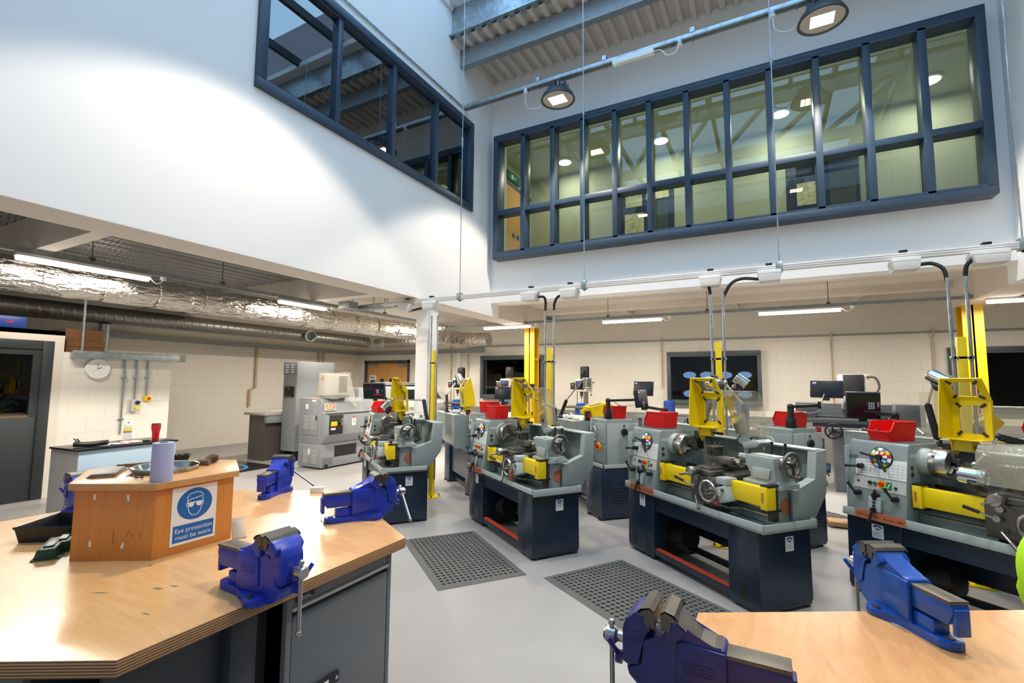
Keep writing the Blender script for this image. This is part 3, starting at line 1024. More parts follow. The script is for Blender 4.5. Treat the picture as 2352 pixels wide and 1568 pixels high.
tray('lamp_trunking', 'galvanised lamp trunking behind the foil duct', (-8.5, -1.0, 3.045), (-8.5, 10.8, 3.045), .05, .05, 'galv_dull', [.2, .45, .8])

# ---- ducts
def duct(name, label, path, r, m, rings=0, ringm=None, n=28):
    t = thing(name, label, 'duct', path[0])
    o = Vector(path[0])
    rr = [r * (1 + .05 * abs(math.sin(PI * (p[1] + 1.3) / .56)) - .02) for p in path] if m == 'foil' else r
    b = MB(); b.tube([Vector(p) - o for p in path], rr, m, n); b.build('duct_run', t, smooth=50)
    return t, o


path = [(-6.95, -1.5 + .07 * i, 2.745) for i in range(166)] + [(-6.95 + .5 - .5 * math.cos(a), 10.02 + .5 * math.sin(a), 2.745) for a in [PI / 2 * k / 8 for k in range(1, 9)]] + [(-6.3, 10.52, 2.745)]
t, o = duct('insulated_duct', 'crinkled foil-wrapped air duct running along the left aisle', path, .18, 'foil', n=32)
du = [c for c in kids(t)][0]
tx = bpy.data.textures.new('foil_crinkle', 'CLOUDS'); tx.noise_scale = .16; tx.noise_depth = 3
for i in range(20):
    y = -1.3 + i * .56
    b = MB(); b.ring((0, y + 1.5, 0), (0, 1, 0), .182, .01, 'foil', 28, 6); b.build('strap', t)
md = du.modifiers.new('crinkle', 'DISPLACE'); md.texture = tx; md.strength = .05; md.texture_coords = 'LOCAL'; md.mid_level = .5

path = [(-10.3, -1 + .25 * i, 2.77) for i in range(46)]
t, o = duct('spiral_duct', 'plain spiral-wound steel duct along the far left wall', path, .155, 'spiral_steel', n=28)
b = MB(); b.lathe([(.13, 0), (.13, .36), (.12, .36)], (.0, 9.25, 0), (.8, -.5, -.06), 'galv', 24); b.lathe([(.12, .36), (.12, .12), (0, .12)], (.0, 9.25, 0), (.8, -.5, -.06), 'black', 24); b.build('open_branch', t)
path = [(-10.05 + .25 * i, 10.4, 2.75) for i in range(12)]
t, o = duct('spiral_duct', 'spiral-wound steel duct along the back wall above the timber door', path, .14, 'spiral_steel_x', n=24)
b = MB(); b.lathe([(.155, 0), (.155, .12)], (.25, 0, 0), (1, 0, 0), 'galv', 24); b.build('collar', t)
for x in (.6, 2.0):
    b = MB(); b.tube([(x, 0, .13), (x, 0, CEIL - .06 - 2.75)], .006, 'steel_dark', 6); b.build('hanger_rod', t)
t = thing('riser_duct', 'round grey duct dropping from the spiral duct to the low wall by the clock', 'duct', (-10.3, 3.98, 2.031))
b = MB(); b.cyl((0, 0, 0), (0, 0, .58), .08, 'galv_dull', n=20); b.build('duct_run', t)
t = tray('wall_trunking', 'grey steel trunking along the far left wall under the spiral duct', (XL + .08, 4.5, 2.52), (XL + .08, YF, 2.52), .12, .11, 'galv_dull', [])
t = tray('wall_trunking', 'grey steel trunking along the back wall above the timber door', (XL + .14, YF - .08, 2.5), (-7.2, YF - .08, 2.5), .12, .11, 'galv_dull', [])

# perforated cable trays crossing under the left ceiling
t = thing('cable_tray', 'bundle of perforated cable trays crossing under the left ceiling beside the white column', 'cable tray', (-5.2, 5.9, 2.86))
b = MB()
for (x0, x1, y, z) in ((-1.2, -.1, .0, 0), (-1.15, 0, .3, .08)):
    b.box(x0, x1, y - .1, y + .1, z, z + .006, 'galv'); b.box(x0, x1, y - .1, y - .094, z, z + .05, 'galv'); b.box(x0, x1, y + .094, y + .1, z, z + .05, 'galv')
    for k in range(18):
        xx = x0 + .05 + k * (x1 - x0 - .1) / 18
        b.box(xx, xx + .03, y - .05, y - .03, z - .002, z, 'black'); b.box(xx, xx + .03, y + .03, y + .05, z - .002, z, 'black')
b.build('trays', t)
b = MB(); b.box(-1.05, -.8, -.35, -.15, -.02, .1, 'galv_dull', .004); b.build('joint_box', t)
for q in ((-1.1, 0), (-.9, .3), (-.3, 0), (-.15, .3)):
    b = MB(); b.cyl((q[0], q[1], 0), (q[0], q[1], CEIL - .07 - 2.86), .006, 'steel_dark', n=6); b.build('hanger_rod', t)

# wall pipe with drops along the back wall
t = thing('wall_pipe', 'steel compressed-air pipe with drops along the back wall', 'pipe', (0, YF - .05, 2.67))
b = MB(); b.cyl((-7.6, 0, 0), (XR - .02, 0, 0), .02, 'galv_dull', n=10); b.build('main_pipe', t)
for i, (x, z1) in enumerate(((-8.35, .6), (-7.75, 1.0), (-2.2, 1.55), (1.2, .9), (2.82, 1.0))):
    b = MB(); b.tube([(x, 0, 0), (x, -.03, .06), (x, -.06, .06), (x, -.06, -.08), (x, 0, -.12), (x, 0, z1 - 2.67)], .016, 'pipe_cream', 8); b.cyl((x, .0, -.25), (x, .0, -.23), .026, 'galv_dull', n=10); b.build('drop_pipe', t)
t = thing('wall_pipe', 'copper-cream pipe dropping down the far left wall with a step in it', 'pipe', (XL + .05, 8.1, 0))
b = MB(); b.tube([(0, 0, 2.5), (0, 0, 1.45), (0, -.15, 1.38), (0, -.15, .95)], .035, 'pipe_cream', 10); b.build('main_pipe', t)
t = thing('wall_pipe', 'pair of cream pipes on the far left wall behind the CNC machine', 'pipe', (XL + .05, 10.15, 0))
b = MB(); b.cyl((0, 0, 1.3), (0, 0, 2.52), .045, 'pipe_cream', n=12); b.build('main_pipe', t)
b = MB(); b.cyl((0, .16, 1.3), (0, .16, 2.52), .02, 'pipe_cream', n=10); b.build('thin_pipe', t)
t = thing('conduit', 'white square conduit post on the back wall right of the white column', 'conduit', (-8.05, YF - .05, 0))
b = MB(); b.box(-.06, .06, -.05, .05, .95, 2.5, 'white_plastic'); b.build('tube', t)

# ---- clock wall: trunking, conduits, sockets, clock, boxes on top
t = thing('cable_trunking', 'galvanised cable trunking on top of the low wall above the clock', 'trunking', (PX + .02, 3.05, 1.95))
b = MB(); b.box(-.06, .09, 0, 1.5, 0, .105, 'galv', .003); b.box(-.065, .095, 1.43, 1.5, -.003, .108, 'galv_dull'); b.build('channel', t)
b = MB(); b.cyl((0, .12, .1), (0, .12, CEIL - 1.95), .016, 'galv', n=10); b.build('support_rod', t)
cdt = [(3.72, .8), (3.88, 1.33), (4.04, 1.36)]
for i, (y, z0) in enumerate(cdt):
    t = thing('wall_conduit', ('galvanised conduit nearest the clock, running down behind the counter', 'galvanised conduit ending at the white socket with the yellow flap', 'galvanised conduit ending at the yellow emergency stop box')[i], 'conduit', (PX + .02, y, 0))
    b = MB(); b.cyl((0, 0, z0), (0, 0, 1.95), .0125, 'galv', n=10); b.build('tube', t)
    for z in (1.66, 1.02)[:1 if i else 2]:
        b = MB(); b.box(-.02, .012, -.035, .035, z, z + .018, 'galv'); b.cyl((.0, 0, z - .005), (0, 0, z + .023), .018, 'galv', n=10); b.build('saddle_clip', t)
t = thing('wall_socket', 'grey isolator socket with black knob and yellow flap on the clock wall', 'socket', (PX + .002, 3.88, 1.14))
b = MB(); b.box(0, .07, -.055, .055, 0, .19, 'cnc_light', .006); b.build('housing', t)
b = MB(); b.cyl((.07, .02, .14), (.1, .02, .14), .03, 'black', n=16); b.build('knob', t)
b = MB(); b.cyl((.07, .02, .06), (.085, .02, .06), .032, 'yellow', n=8); b.build('flap', t)
t = thing('stop_button', 'small yellow emergency stop box with red button on the clock wall', 'stop button', (PX + .002, 4.05, 1.3))
b = MB(); b.box(0, .05, -.045, .045, 0, .08, 'yellow', .005); b.build('housing', t)
b = MB(); b.cyl((.05, .015, .04), (.075, .015, .04), .02, 'red', n=14); b.build('button', t)
t = thing('wall_clock', 'round white wall clock showing two o\'clock on the block wall', 'clock', (PX + .003, 3.38, 1.80))
b = MB(); b.lathe([(.0, 0), (.15, 0), (.155, .02), (.145, .035), (.13, .03)], (0, 0, 0), (1, 0, 0), 'white', 40); b.build('rim', t)
b = MB(); b.lathe([(0, .026), (.134, .026)], (0, 0, 0), (1, 0, 0), 'cream_metal', 36)
b.T = frame((.0275, 0, 0), (0, 1, 0), (0, 0, 1))
for h in range(1, 13):
    a = PI / 2 - 2 * PI * h / 12
    b.text(str(h), .032, 'black', .108 * math.cos(a), .108 * math.sin(a) - .011, 0, 'c')
b.build('face', t)
b = MB(); b.T = frame((.03, 0, 0), (0, 1, 0), (0, 0, 1)); b.strip([(0, 0), (.05, .02)], .009, 'black', .0005); b.strip([(-.003, -.01), (-.008, .085)], .006, 'black', .001); b.strip([(.01, .01), (-.065, -.055)], .002, 'black', .0015); b.build('hands', t)
t = thing('cardboard_box', 'brown cardboard boxes\' lower carton on the low wall above the clock', 'box', (-9.35, 3.3, 2.031))
t['label'] = 'lower brown cardboard carton on top of the low wall'
b = MB(); b.box(-.3, .3, -.24, .22, 0, .18, 'card_brown', .003); b.box(-.3, .3, -.24, .22, .088, .092, 'pallet_wood'); b.build('carton', t)
t = thing('cardboard_box', 'upper brown cardboard carton stacked on top of the low wall', 'box', (-9.35, 3.28, 2.212))
b = MB(); b.box(-.3, .3, -.24, .22, 0, .17, 'card_brown', .003); b.build('carton', t)
t = thing('tool_case', 'small blue case lying on top of the grey door partition', 'case', (-9.0, 2.42, 2.321))
b = MB(); b.box(-.15, .1, -.16, .16, 0, .16, 'plastic_blue', .012); b.build('case_body', t)
b = MB(); b.box(.1, .104, -.05, .03, .07, .085, 'red'); b.build('badge', t)
# ================================================================ centre lathes
def knob_lever(b, c, ang, L, m='black', boss=.022):
    """ball-ended lever on the slanted headstock front; ang in the front plane"""
    d = Vector((math.cos(R(ang)), 0, math.sin(R(ang))))
    c = Vector(c)
    b.cyl(c, c + Vector((0, -.035, 0)), boss, m, n=14)
    e = c + Vector((0, -.05, 0))
    b.cyl(c + Vector((0, -.03, 0)), e, boss * .9, m, n=14)
    b.tube([e, e + d * L * .5 + Vector((0, -.012, 0)), e + d * L + Vector((0, -.02, 0))], .009, m, 8)
    b.cyl(e + d * L * .45 + Vector((0, -.012, 0)), e + d * L + Vector((0, -.02, 0)), .009, m, r1=.013, n=10)


def handwheel(b, c, nrm, r, spokes, m_rim, m_hub, grip=None, rim=.012, off=0):
    n = Vector(nrm).normalized()
    u = n.orthogonal().normalized()
    v = n.cross(u)
    c = Vector(c)
    b.ring(c, n, r, rim, m_rim, 32, 10)
    b.cyl(c - n * .03, c + n * .02, r * .24, m_hub, n=18)
    for k in range(spokes):
        a = 2 * PI * k / spokes + off
        e = (u * math.cos(a) + v * math.sin(a))
        b.tube([c + e * r * .15, c + e * r * .97], rim * .8, m_hub, 8)
    if grip is not None:
        e = c + (u * math.cos(grip) + v * math.sin(grip)) * r
        b.cyl(e, e + n * .012, .008, 'steel', n=10)
        b.cyl(e + n * .012, e + n * .085, .011, 'steel_dark', r1=.014, n=12)


def hs_y(z):
    return .017 + (z - .66) * .142


def make_lathe():
    t = thing('centre_lathe', 'lathe', 'lathe')
    # pedestals
    for (x0, x1, y1, lab) in ((.005, .405, .556, .2), (1.296, 1.586, .556, 0)):
        b = MB()
        b.prism([(x0 + .006, .018), (x1 - .006, .018), (x1, .06), (x1, .6), (x0, .6), (x0, .06)], 'y', .038, y1, 'navy', .012)
        p = b.build('pedestal', t)
        for xc in ((x0 + .1, x1 - .09) if lab else (x0 + .13,)):
            b = MB(); b.prism([(xc - .032, .07), (xc + .032, .07), (xc + .032, .15), (xc + .012, .185), (xc - .032, .185)], 'y', .0355, .04, 'black'); b.build('foot_pocket_shade', p)  # flat black patch painted as the shade inside the foot cutout
        for (fx, fy) in ((x0 + .06, .1), (x1 - .06, .1), (x0 + .06, y1 - .03), (x1 - .06, y1 - .03)):
            b = MB(); b.cyl((fx, fy, 0), (fx, fy, .02), .045, 'black', n=14); b.cyl((fx, fy, .02), (fx, fy, .04), .024, 'black', n=10); b.build('levelling_foot', p)
        b = MB()
        if lab:
            b.T = frame((x0 + .19, .037, .46), (1, 0, 0), (0, 0, 1))
        else:
            b.T = frame((x1 + .001, .29, .43), (0, 1, 0), (0, 0, 1))
        b.poly([(0, 0, .0005), (.085, 0, .0005), (.085, .105, .0005), (0, .105, .0005)], 'white')
        b.poly([(.015, .075, .001), (.07, .075, .001), (.0425, .06, .001)], 'sticker_blue'); b.strip([(.012, .085), (.0425, .095), (.073, .085)], .014, 'sticker_blue', .001)
        for k in range(4):
            b.strip([(.012, .048 - k * .01), (.073 - .01 * (k % 2), .048 - k * .01)], .002, 'sticker_blue', .001)
        b.build('maker_label', p)
    b = MB(); b.box(.405, 1.296, .05, .07, .455, .6, 'navy'); b.box(.405, 1.296, .5, .52, .2, .6, 'navy'); b.build('apron_panel', t)
    b = MB()
    for k in range(6):
        b.T = frame((.0045, .14, .2 + k * .035), (0, 1, 0), (0, 0, 1)); b.prism([(0, 0), (.26, 0), (.26, .016), (0, .016)], 'z', -.006, .004, 'navy', .003)
    b.build('louvres', t)
    # chip tray with upturned rim
    L, D = 1.659, .537
    b = MB()
    o = .02
    b.box(0, L, 0, D, .6, .615, 'lathe_grey', .0)
    for (a, c, d, e) in ((0, L, 0, .014), (0, L, D - .014, D), (0, .014, 0, D), (L - .014, L, 0, D)):
        b.box(a, c, d, e, .598, .66, 'lathe_light', .003)
    b.build('chip_tray', t)
    b = MB(); b.box(.1, .455, -.006, .0, .602, .664, 'orange_plate')
    b.T = frame((.115, -.0065, .622), (1, 0, 0), (0, 0, 1)); b.text('COLCHESTER', .026, 'iron', 0, 0, .0003, sx=1.05); b.text('Student 1800', .026, 'iron', .19, 0, .0003)
    b.build('nameplate', t)
    # foot brake
    b = MB(); b.box(.405, 1.296, .045, .115, .085, .1, 'navy', .004); b.box(.405, 1.296, .045, .058, .05, .1, 'navy'); b.box(.405, 1.296, .44, .47, .05, .1, 'navy'); b.box(.41, 1.29, .047, .1, .1, .106, 'red_plate'); b.build('brake_treadle', t)
    b = MB(); b.cyl((.4, .28, .2), (.44, .28, .2), .12, 'black', n=24); b.cyl((.44, .28, .2), (.62, .28, .25), .1, 'black', n=24); b.build('motor', t)
    # headstock
    b = MB()
    b.prism([(.012, .615), (.477, .615), (.477, 1.19), (.46, 1.202), (.11, 1.202), (.092, 1.19)], 'x', .031, .452, 'lathe_grey', .008)
    b.box(.018, .032, .03, .47, .64, 1.15, 'lathe_light', .006)
    hs = b.build('headstock', t)
    b = MB(); b.box(.05, .435, .13, .45, 1.202, 1.206, 'rubber'); b.box(.08, .45, .0, .1, 1.0, 1.0, 'lathe_light') if 0 else None; b.build('top_mat', hs)
    # end face: spindle bore recess, cover seam
    b = MB(); b.T = frame((.0175, .36, .99), (0, -1, 0), (0, 0, 1))
    b.strip([(.06, .17), (.06, .06)] + [(.125 + .065 * math.cos(R(a)), .06 + .065 * math.sin(R(a))) for a in range(180, 361, 20)] + [(.19, .06), (.19, .17)], .008, 'lathe_light', .001, True)
    b.build('end_recess', hs)
    b = MB(); b.cyl((.019, .235, 1.045), (.0, .235, 1.045), .045, 'steel_dark', n=22); b.cyl((.001, .235, 1.045), (-.012, .235, 1.045), .036, 'black', n=22); b.cyl((-.0125, .235, 1.045), (-.013, .235, 1.045), .022, 'black_gloss', n=18); b.cyl((.019, .235, 1.12), (.008, .235, 1.12), .013, 'steel_dark', n=10); b.build('spindle_bore', hs)

    def fp(x, z, off=.0):
        return (x, hs_y(z) - off, z)
    fx = frame(fp(0, .66, .0), (1, 0, 0), (0, .142, 1))        # plane of the slanted front, local y = up along it
    # shift so that local y = height above .66
    b = MB(); b.T = fx
    b.poly([(.085, .27, .002), (.447, .27, .002), (.447, .42, .002), (.085, .395, .002)], 'chart')
    for k in range(11):
        b.strip([(.1 + k * .032, .285), (.1 + k * .032, .385)], .0012, 'cab_grey', .0026)
    for k in range(5):
        b.strip([(.1, .29 + k * .022), (.44, .29 + k * .022)], .0012, 'cab_grey', .0026)
    b.build('speed_chart', hs)
    b = MB(); b.T = fx; b.box(.073, .447, .17, .262, 0, .003, 'cnc_light'); b.build('control_plate', hs)
    b = MB(); b.T = fx; b.text('600', .042, 'black', .03, .395, .0015, sx=1.1); b.build('model_number', hs)
    # coloured speed dial with two levers
    b = MB(); T0 = fx @ Matrix.Translation((.272, .425, 0)); b.T = T0
    b.lathe([(.08, 0), (.084, .006), (.078, .012), (.03, .03), (.0, .032)], (0, 0, 0), (0, 0, 1), 'black', 36)
    cs = ['dial_red', 'dial_yellow', 'dial_blue', 'dial_white', 'dial_green', 'dial_white', 'dial_yellow', 'dial_blue', 'dial_red', 'dial_white', 'dial_blue', 'dial_yellow', 'dial_green', 'dial_white']
    n = len(cs)
    for k, c in enumerate(cs):
        for (r0, r1, h0, h1, sh) in ((.055, .077, .0222, .0132, 0), (.026, .053, .0335, .0226, 5)):
            q = []
            for (r, h, a) in ((r0, h0, k), (r1, h1, k), (r1, h1, k + 1), (r0, h0, k + 1)):
                g = 2 * PI * (a + .03) / n
                q.append((r * math.cos(g), r * math.sin(g), h))
            b.poly(q, cs[(k * 3 + sh) % n] if sh else c)
    dl = b.build('speed_dial', hs)
    b = MB(); b.T = T0; b.cyl((0, 0, .02), (0, 0, .06), .02, 'black', n=14)
    for (a, L2) in ((172, .13), (-60, .12)):
        e = Vector((math.cos(R(a)), math.sin(R(a)), 0))
        b.tube([Vector((0, 0, .045)), e * L2 * .4 + Vector((0, 0, .06)), e * L2 + Vector((0, 0, .05))], .009, 'black', 8)
    b.build('speed_levers', hs)
    for (x, z, a, L2) in ((.13, 1.0, 185, .09), (.118, .79, 120, .09), (.25, .79, 60, .06), (.385, .79, 120, .09), (.245, .685, -100, .09)):
        b = MB(); knob_lever(b, fp(x, z), a, L2, boss=.02); b.build('feed_lever', hs)
    b = MB(); b.T = fx; b.box(.2, .29, .005, .12, 0, .03, 'lathe_light', .01)
    for k in range(4):
        b.box(.235, .255, .02 + k * .024, .034 + k * .024, .03, .034, 'black')
    b.build('selector_gate', hs)
    b = MB(); b.T = fx; b.box(.258, .305, .19, .25, .003, .005, 'yellow'); b.cyl((.282, .222, .005), (.282, .222, .03), .016, 'red', n=16); b.build('stop_button', hs)
    b = MB(); b.T = fx; b.cyl((.235, .222, .003), (.235, .222, .02), .012, 'exit_green', n=12); b.cyl((.2, .222, .003), (.2, .222, .02), .013, 'black', n=12); b.cyl((.38, .21, .003), (.38, .21, .014), .01, 'black', n=12); b.cyl((.11, .222, .003), (.11, .222, .008), .008, 'black', n=12); b.build('push_buttons', hs)
    b = MB(); b.T = fx; b.poly([(.312, .185, .0035), (.352, .185, .0035), (.352, .245, .0035), (.312, .245, .0035)], 'dial_green'); b.strip([(.322, .2), (.332, .225), (.345, .235)], .006, 'white', .004); b.build('green_notice', hs)
    for z in (1.03, .98):
        b = MB(); b.cyl((.452, .12, z), (.457, .12, z), .016, 'steel_dark', n=12); b.build('oil_sight', hs)
    b = MB(); b.box(.452, .4535, .1, .2, 1.1, 1.13, 'cnc_light'); b.build('serial_plate', hs)
    # spindle nose and chuck
    cy, cz = .27, 1.072
    b = MB(); b.lathe([(.1, 0), (.1, .03), (.092, .06), (.088, .07)], (.452, cy, cz), (1, 0, 0), 'lathe_light', 36); b.build('spindle_nose', hs)
    b = MB(); b.lathe([(.09, 0), (.104, .006), (.106, .02), (.106, .1), (.1, .112), (.03, .112), (.028, .06)], (.522, cy, cz), (1, 0, 0), 'steel', 40)
    b.ring((.57, cy, cz), (1, 0, 0), .106, .0015, 'steel_dark', 36, 4)
    for k in range(3):
        a = 2 * PI * k / 3 + .5
        b.cyl((.56, cy + .104 * math.cos(a), cz + .104 * math.sin(a)), (.56, cy + .108 * math.cos(a), cz + .108 * math.sin(a)), .012, 'black', n=10)
    ch = b.build('chuck', t)
    for k in range(3):
        a = 2 * PI * k / 3 + .2
        b = MB(); b.T = Matrix.Translation((.634, cy, cz)) @ Matrix.Rotation(a, 4, 'X')
        b.box(0, .028, -.016, .016, .022, .094, 'steel_dark', .003); b.box(.028, .05, -.014, .014, .022, .05, 'steel_dark', .003); b.build('jaw', ch)
    # bed
    b = MB()
    b.box(.452, 1.56, .2, .235, .80, .89, 'steel_dark', .003); b.box(.452, 1.56, .40, .44, .80, .89, 'steel_dark', .003)
    b.prism([(.225, .79), (.24, .84), (.40, .84), (.415, .79), (.42, .62), (.22, .62)], 'x', .452, 1.52, 'lathe_grey')
    b.box(.452, .9, .18, .22, .615, .8, 'lathe_grey', .006)
    b.build('bed', t)
    b = MB()
    b.prism([(.21, .615), (.455, .615), (.455, .89), (.42, .905), (.4, .86), (.28, .86), (.26, .9), (.21, .9)], 'x', 1.5, 1.575, 'lathe_light', .004)
    en = b.build('bed_end', t)
    b = MB(); b.lathe([(.0, .004), (.056, .004), (.06, 0)], (1.575, .325, .745), (1, 0, 0), 'copper_badge', 32); b.build('round_badge', en)
    # yellow lead-screw covers
    for (xa, xb, blk) in ((.475, .885, .475), (1.2, 1.64, 1.585)):
        b = MB(); b.box(xa, xb, .085, .15, .765, .9, 'yellow', .003); b.box(blk, blk + .058, .06, .15, .752, .912, 'yellow', .004)
        b.box(blk + .012, blk + .03, .0585, .06, .80, .87, 'orange_plate')
        b.box(blk - .003, blk + .06, .07, .2, .912, .925, 'black'); b.box(blk - .003, blk + .06, .07, .2, .735, .752, 'black', .003)
        b.build('leadscrew_cover', t)
    b = MB(); b.cyl((.46, .175, .73), (1.6, .175, .73), .011, 'steel_dark', n=10); b.cyl((.46, .175, .69), (1.6, .175, .69), .011, 'steel', n=10); b.box(1.575, 1.62, .14, .2, .66, .9, 'iron', .004); b.build('feed_shafts', t)
    # carriage
    b = MB(); b.box(.82, 1.26, .155, .52, .89, .925, 'steel_dark', .006); b.box(.91, 1.14, .05, .2, .9, .94, 'steel_dark', .006); cr = b.build('saddle', t)
    b = MB(); b.box(.885, 1.215, .055, .17, .665, .9, 'steel_dark', .012)
    b.cyl((.97, .055, .86), (.97, .04, .86), .022, 'steel', n=16); b.cyl((1.09, .055, .69), (1.09, .046, .69), .016, 'steel', n=14); b.cyl((.99, .055, .72), (.99, .045, .72), .02, 'steel_dark', n=14)
    ap = b.build('apron', t)
    b = MB(); handwheel(b, (1.155, -.015, .795), (0, -1, 0), .078, 3, 'steel', 'steel_dark', 2.3); b.cyl((1.155, .055, .795), (1.155, -.01, .795), .03, 'steel', n=18); b.build('carriage_handwheel', ap)
    b = MB(); b.cyl((.985, .055, .925), (.985, .0, .925), .03, 'steel_dark', n=20); b.lathe([(.038, 0), (.04, .01), (.04, .04), (.036, .05), (.02, .052)], (.985, .0, .925), (0, -1, 0), 'steel', 28); b.cyl((.955, -.05, .9), (.955, -.115, .9), .008, 'steel', r1=.011, n=10); b.build('cross_slide_dial', ap)
    b = MB(); b.cyl((.965, .05, .8), (.965, .01, .8), .02, 'steel', n=14); b.tube([(.965, .012, .8), (.9, -.03, .83), (.845, -.06, .852)], .007, 'steel', 8); b.tube([(.9, -.03, .83), (.83, -.066, .857)], .012, 'black', 8); b.build('feed_engage_lever', ap)
    b = MB(); b.tube([(.985, .05, .72), (.985, .02, .72), (1.06, -.03, .66)], .008, 'steel', 8); b.cyl((1.04, -.017, .676), (1.08, -.044, .643), .012, 'steel_dark', n=10); b.build('half_nut_lever', ap)
    b = MB(); b.ball((1.235, -.01, .715), .018, 'red_dark', 14); b.tube([(1.235, -.01, .715), (1.3, .04, .7), (1.36, .1, .7)], .007, 'steel_dark', 8); b.build('clutch_lever', ap)
    b = MB(); b.T = Matrix.Translation((1.27, .04, .79)) @ Matrix.Rotation(R(-20), 4, 'Y'); b.box(-.05, .05, -.03, .09, -.06, .06, 'lathe_light', .012); b.cyl((-.01, -.03, .015), (-.01, -.038, .015), .022, 'cream_metal', n=16); b.cyl((.03, -.03, .03), (.03, -.045, .03), .012, 'steel_dark', n=10); b.build('thread_indicator', ap)
    b = MB(); b.box(1.2, 1.3, .03, .15, .86, .915, 'lathe_light', .006); b.build('apron_block', ap)
    # cross slide, compound slide, tool post
    b = MB(); b.box(.935, 1.09, .08, .5, .925, .96, 'steel_dark', .004); b.box(.96, 1.06, .1, .48, .96, .966, 'steel'); cs_ = b.build('cross_slide', t)
    b = MB(); b.cyl((1.0, .27, .96), (1.0, .27, .985), .07, 'steel_dark', n=24); b.box(.9, 1.17, .225, .32, .985, 1.03, 'steel_dark', .004); b.box(.92, 1.15, .24, .305, 1.03, 1.04, 'steel', .002); co = b.build('compound_slide', t)
    b = MB(); b.lathe([(.026, 0), (.028, .004), (.03, .03), (.034, .04), (.034, .07), (.018, .075)], (1.17, .272, 1.01), (1, 0, 0), 'steel', 24); b.cyl((1.24, .272, 1.01), (1.3, .272, 1.01), .007, 'steel', n=8); b.build('compound_handle', co)
    b = MB(); b.box(.91, 1.0, .22, .315, 1.04, 1.105, 'iron', .004); b.box(.9, 1.01, .21, .325, 1.105, 1.114, 'steel_dark', .002); b.cyl((.95, .22, 1.07), (.95, .205, 1.07), .022, 'iron', n=16); tp = b.build('tool_post', t)
    for (x, y) in ((.925, .24), (.955, .27), (.985, .295), (.985, .24)):
        b = MB(); b.cyl((x, y, 1.114), (x, y, 1.135), .006, 'steel', n=8); b.cyl((x, y, 1.128), (x, y, 1.145), .0095, 'steel_dark', n=6); b.build('clamp_bolt', tp)
    # tailstock
    b = MB()
    b.prism([(1.34, .89), (1.64, .89), (1.64, .925), (1.61, .94), (1.6, 1.03), (1.6, 1.105), (1.345, 1.105), (1.345, 1.03), (1.4, .97), (1.4, .94), (1.34, .925)], 'y', .19, .37, 'lathe_grey', .006)
    b.prism([(1.43, .945), (1.56, .945), (1.575, 1.02), (1.41, 1.02)], 'y', .18, .192, 'lathe_light', .002)
    b.box(1.33, 1.65, .175, .385, .885, .92, 'lathe_light', .004); b.box(1.36, 1.59, .23, .33, 1.105, 1.112, 'lathe_light', .003)
    ts = b.build('tailstock', t)
    b = MB(); b.cyl((1.345, .28, 1.066), (1.22, .28, 1.066), .03, 'steel', n=24); b.build('quill', ts)
    b = MB(); b.lathe([(.04, 0), (.042, .02), (.036, .04), (.024, .045), (.022, .07)], (1.6, .28, 1.066), (1, 0, 0), 'steel', 24); handwheel(b, (1.675, .28, 1.066), (1, 0, 0), .082, 3, 'steel_dark', 'iron', 3.7, .013); b.build('tailstock_handwheel', ts)
    for y, x in ((.35, 1.42), (.36, 1.53)):
        b = MB(); b.tube([(x, y, 1.08), (x, y + .03, 1.13), (x + .005, y + .035, 1.2)], .011, 'black', 8); b.build('clamp_lever', ts)
    # splash guard behind and at the end
    b = MB()
    b.prism([(.7, 1.15), (.69, .83), (.565, .66), (.58, .65), (.705, .82), (.722, 1.15)], 'x', .47, 1.6, 'lathe_grey')
    b.box(.47, 1.6, .615, .725, 1.138, 1.152, 'lathe_light', .003)
    b.box(.455, .47, .47, .72, .66, 1.15, 'lathe_grey')
    b.prism([(.345, .64), (.57, .64), (.705, .82), (.726, 1.152), (.622, 1.137), (.596, .93), (.345, .845)], 'x', 1.6, 1.618, 'lathe_grey', .002)
    b.prism([(.596, .93), (.622, 1.137), (.612, 1.137), (.588, .936), (.345, .853), (.345, .845)], 'x', 1.55, 1.618, 'lathe_light')
    b.build('splash_guard', t)
    # rear: lower drip tray, isolator and cables (seen from behind)
    b = MB(); b.box(.03, .42, .477, .49, .66, 1.14, 'lathe_grey', .004); b.box(.03, .42, .49, .492, .9, .904, 'black'); rp = b.build('rear_cover', t)
    b = MB(); b.cyl((.2, .49, .86), (.2, .5, .86), .05, 'yellow', n=24); b.cyl((.2, .5, .86), (.2, .525, .86), .03, 'red', n=18); b.build('isolator_switch', rp)
    b = MB(); b.box(.08, .13, .49, .493, .8, .87, 'orange_plate'); b.build('rating_plate', rp)
    b = MB()
    b.tube(sm([(.36, .5, 1.19), (.35, .52, 1.1), (.3, .53, 1.0), (.22, .53, .98), (.2, .53, 1.06), (.26, .53, 1.1), (.32, .53, 1.02), (.28, .53, .95), (.25, .5, .93)]), .008, 'cnc_light', 6)
    b.build('rear_cable', rp)
    # coolant pipe and grey travelling guard arm
    b = MB(); b.cyl((1.2, .56, .9), (1.2, .56, 1.1), .011, 'steel', n=10); b.cyl((1.2, .56, 1.1), (1.2, .56, 1.22), .017, 'steel', n=12); b.tube([(1.2, .56, 1.16), (1.12, .5, 1.17), (1.02, .47, 1.18)], .007, 'steel', 8); b.tube([(1.0, .47, 1.16), (1.06, .46, 1.21)], .012, 'steel', 8); b.build('coolant_pipe', t)
    b = MB(); b.prism([(.98, .93), (1.03, .93), (1.09, 1.06), (1.1, 1.14), (1.06, 1.15), (1.05, 1.07)], 'y', .5, .53, 'lathe_light', .004); b.prism([(1.1, 1.1), (1.23, 1.13), (1.27, 1.17), (1.22, 1.19), (1.08, 1.15)], 'y', .44, .6, 'lathe_light', .006); b.build('travelling_bracket', t)
    return t


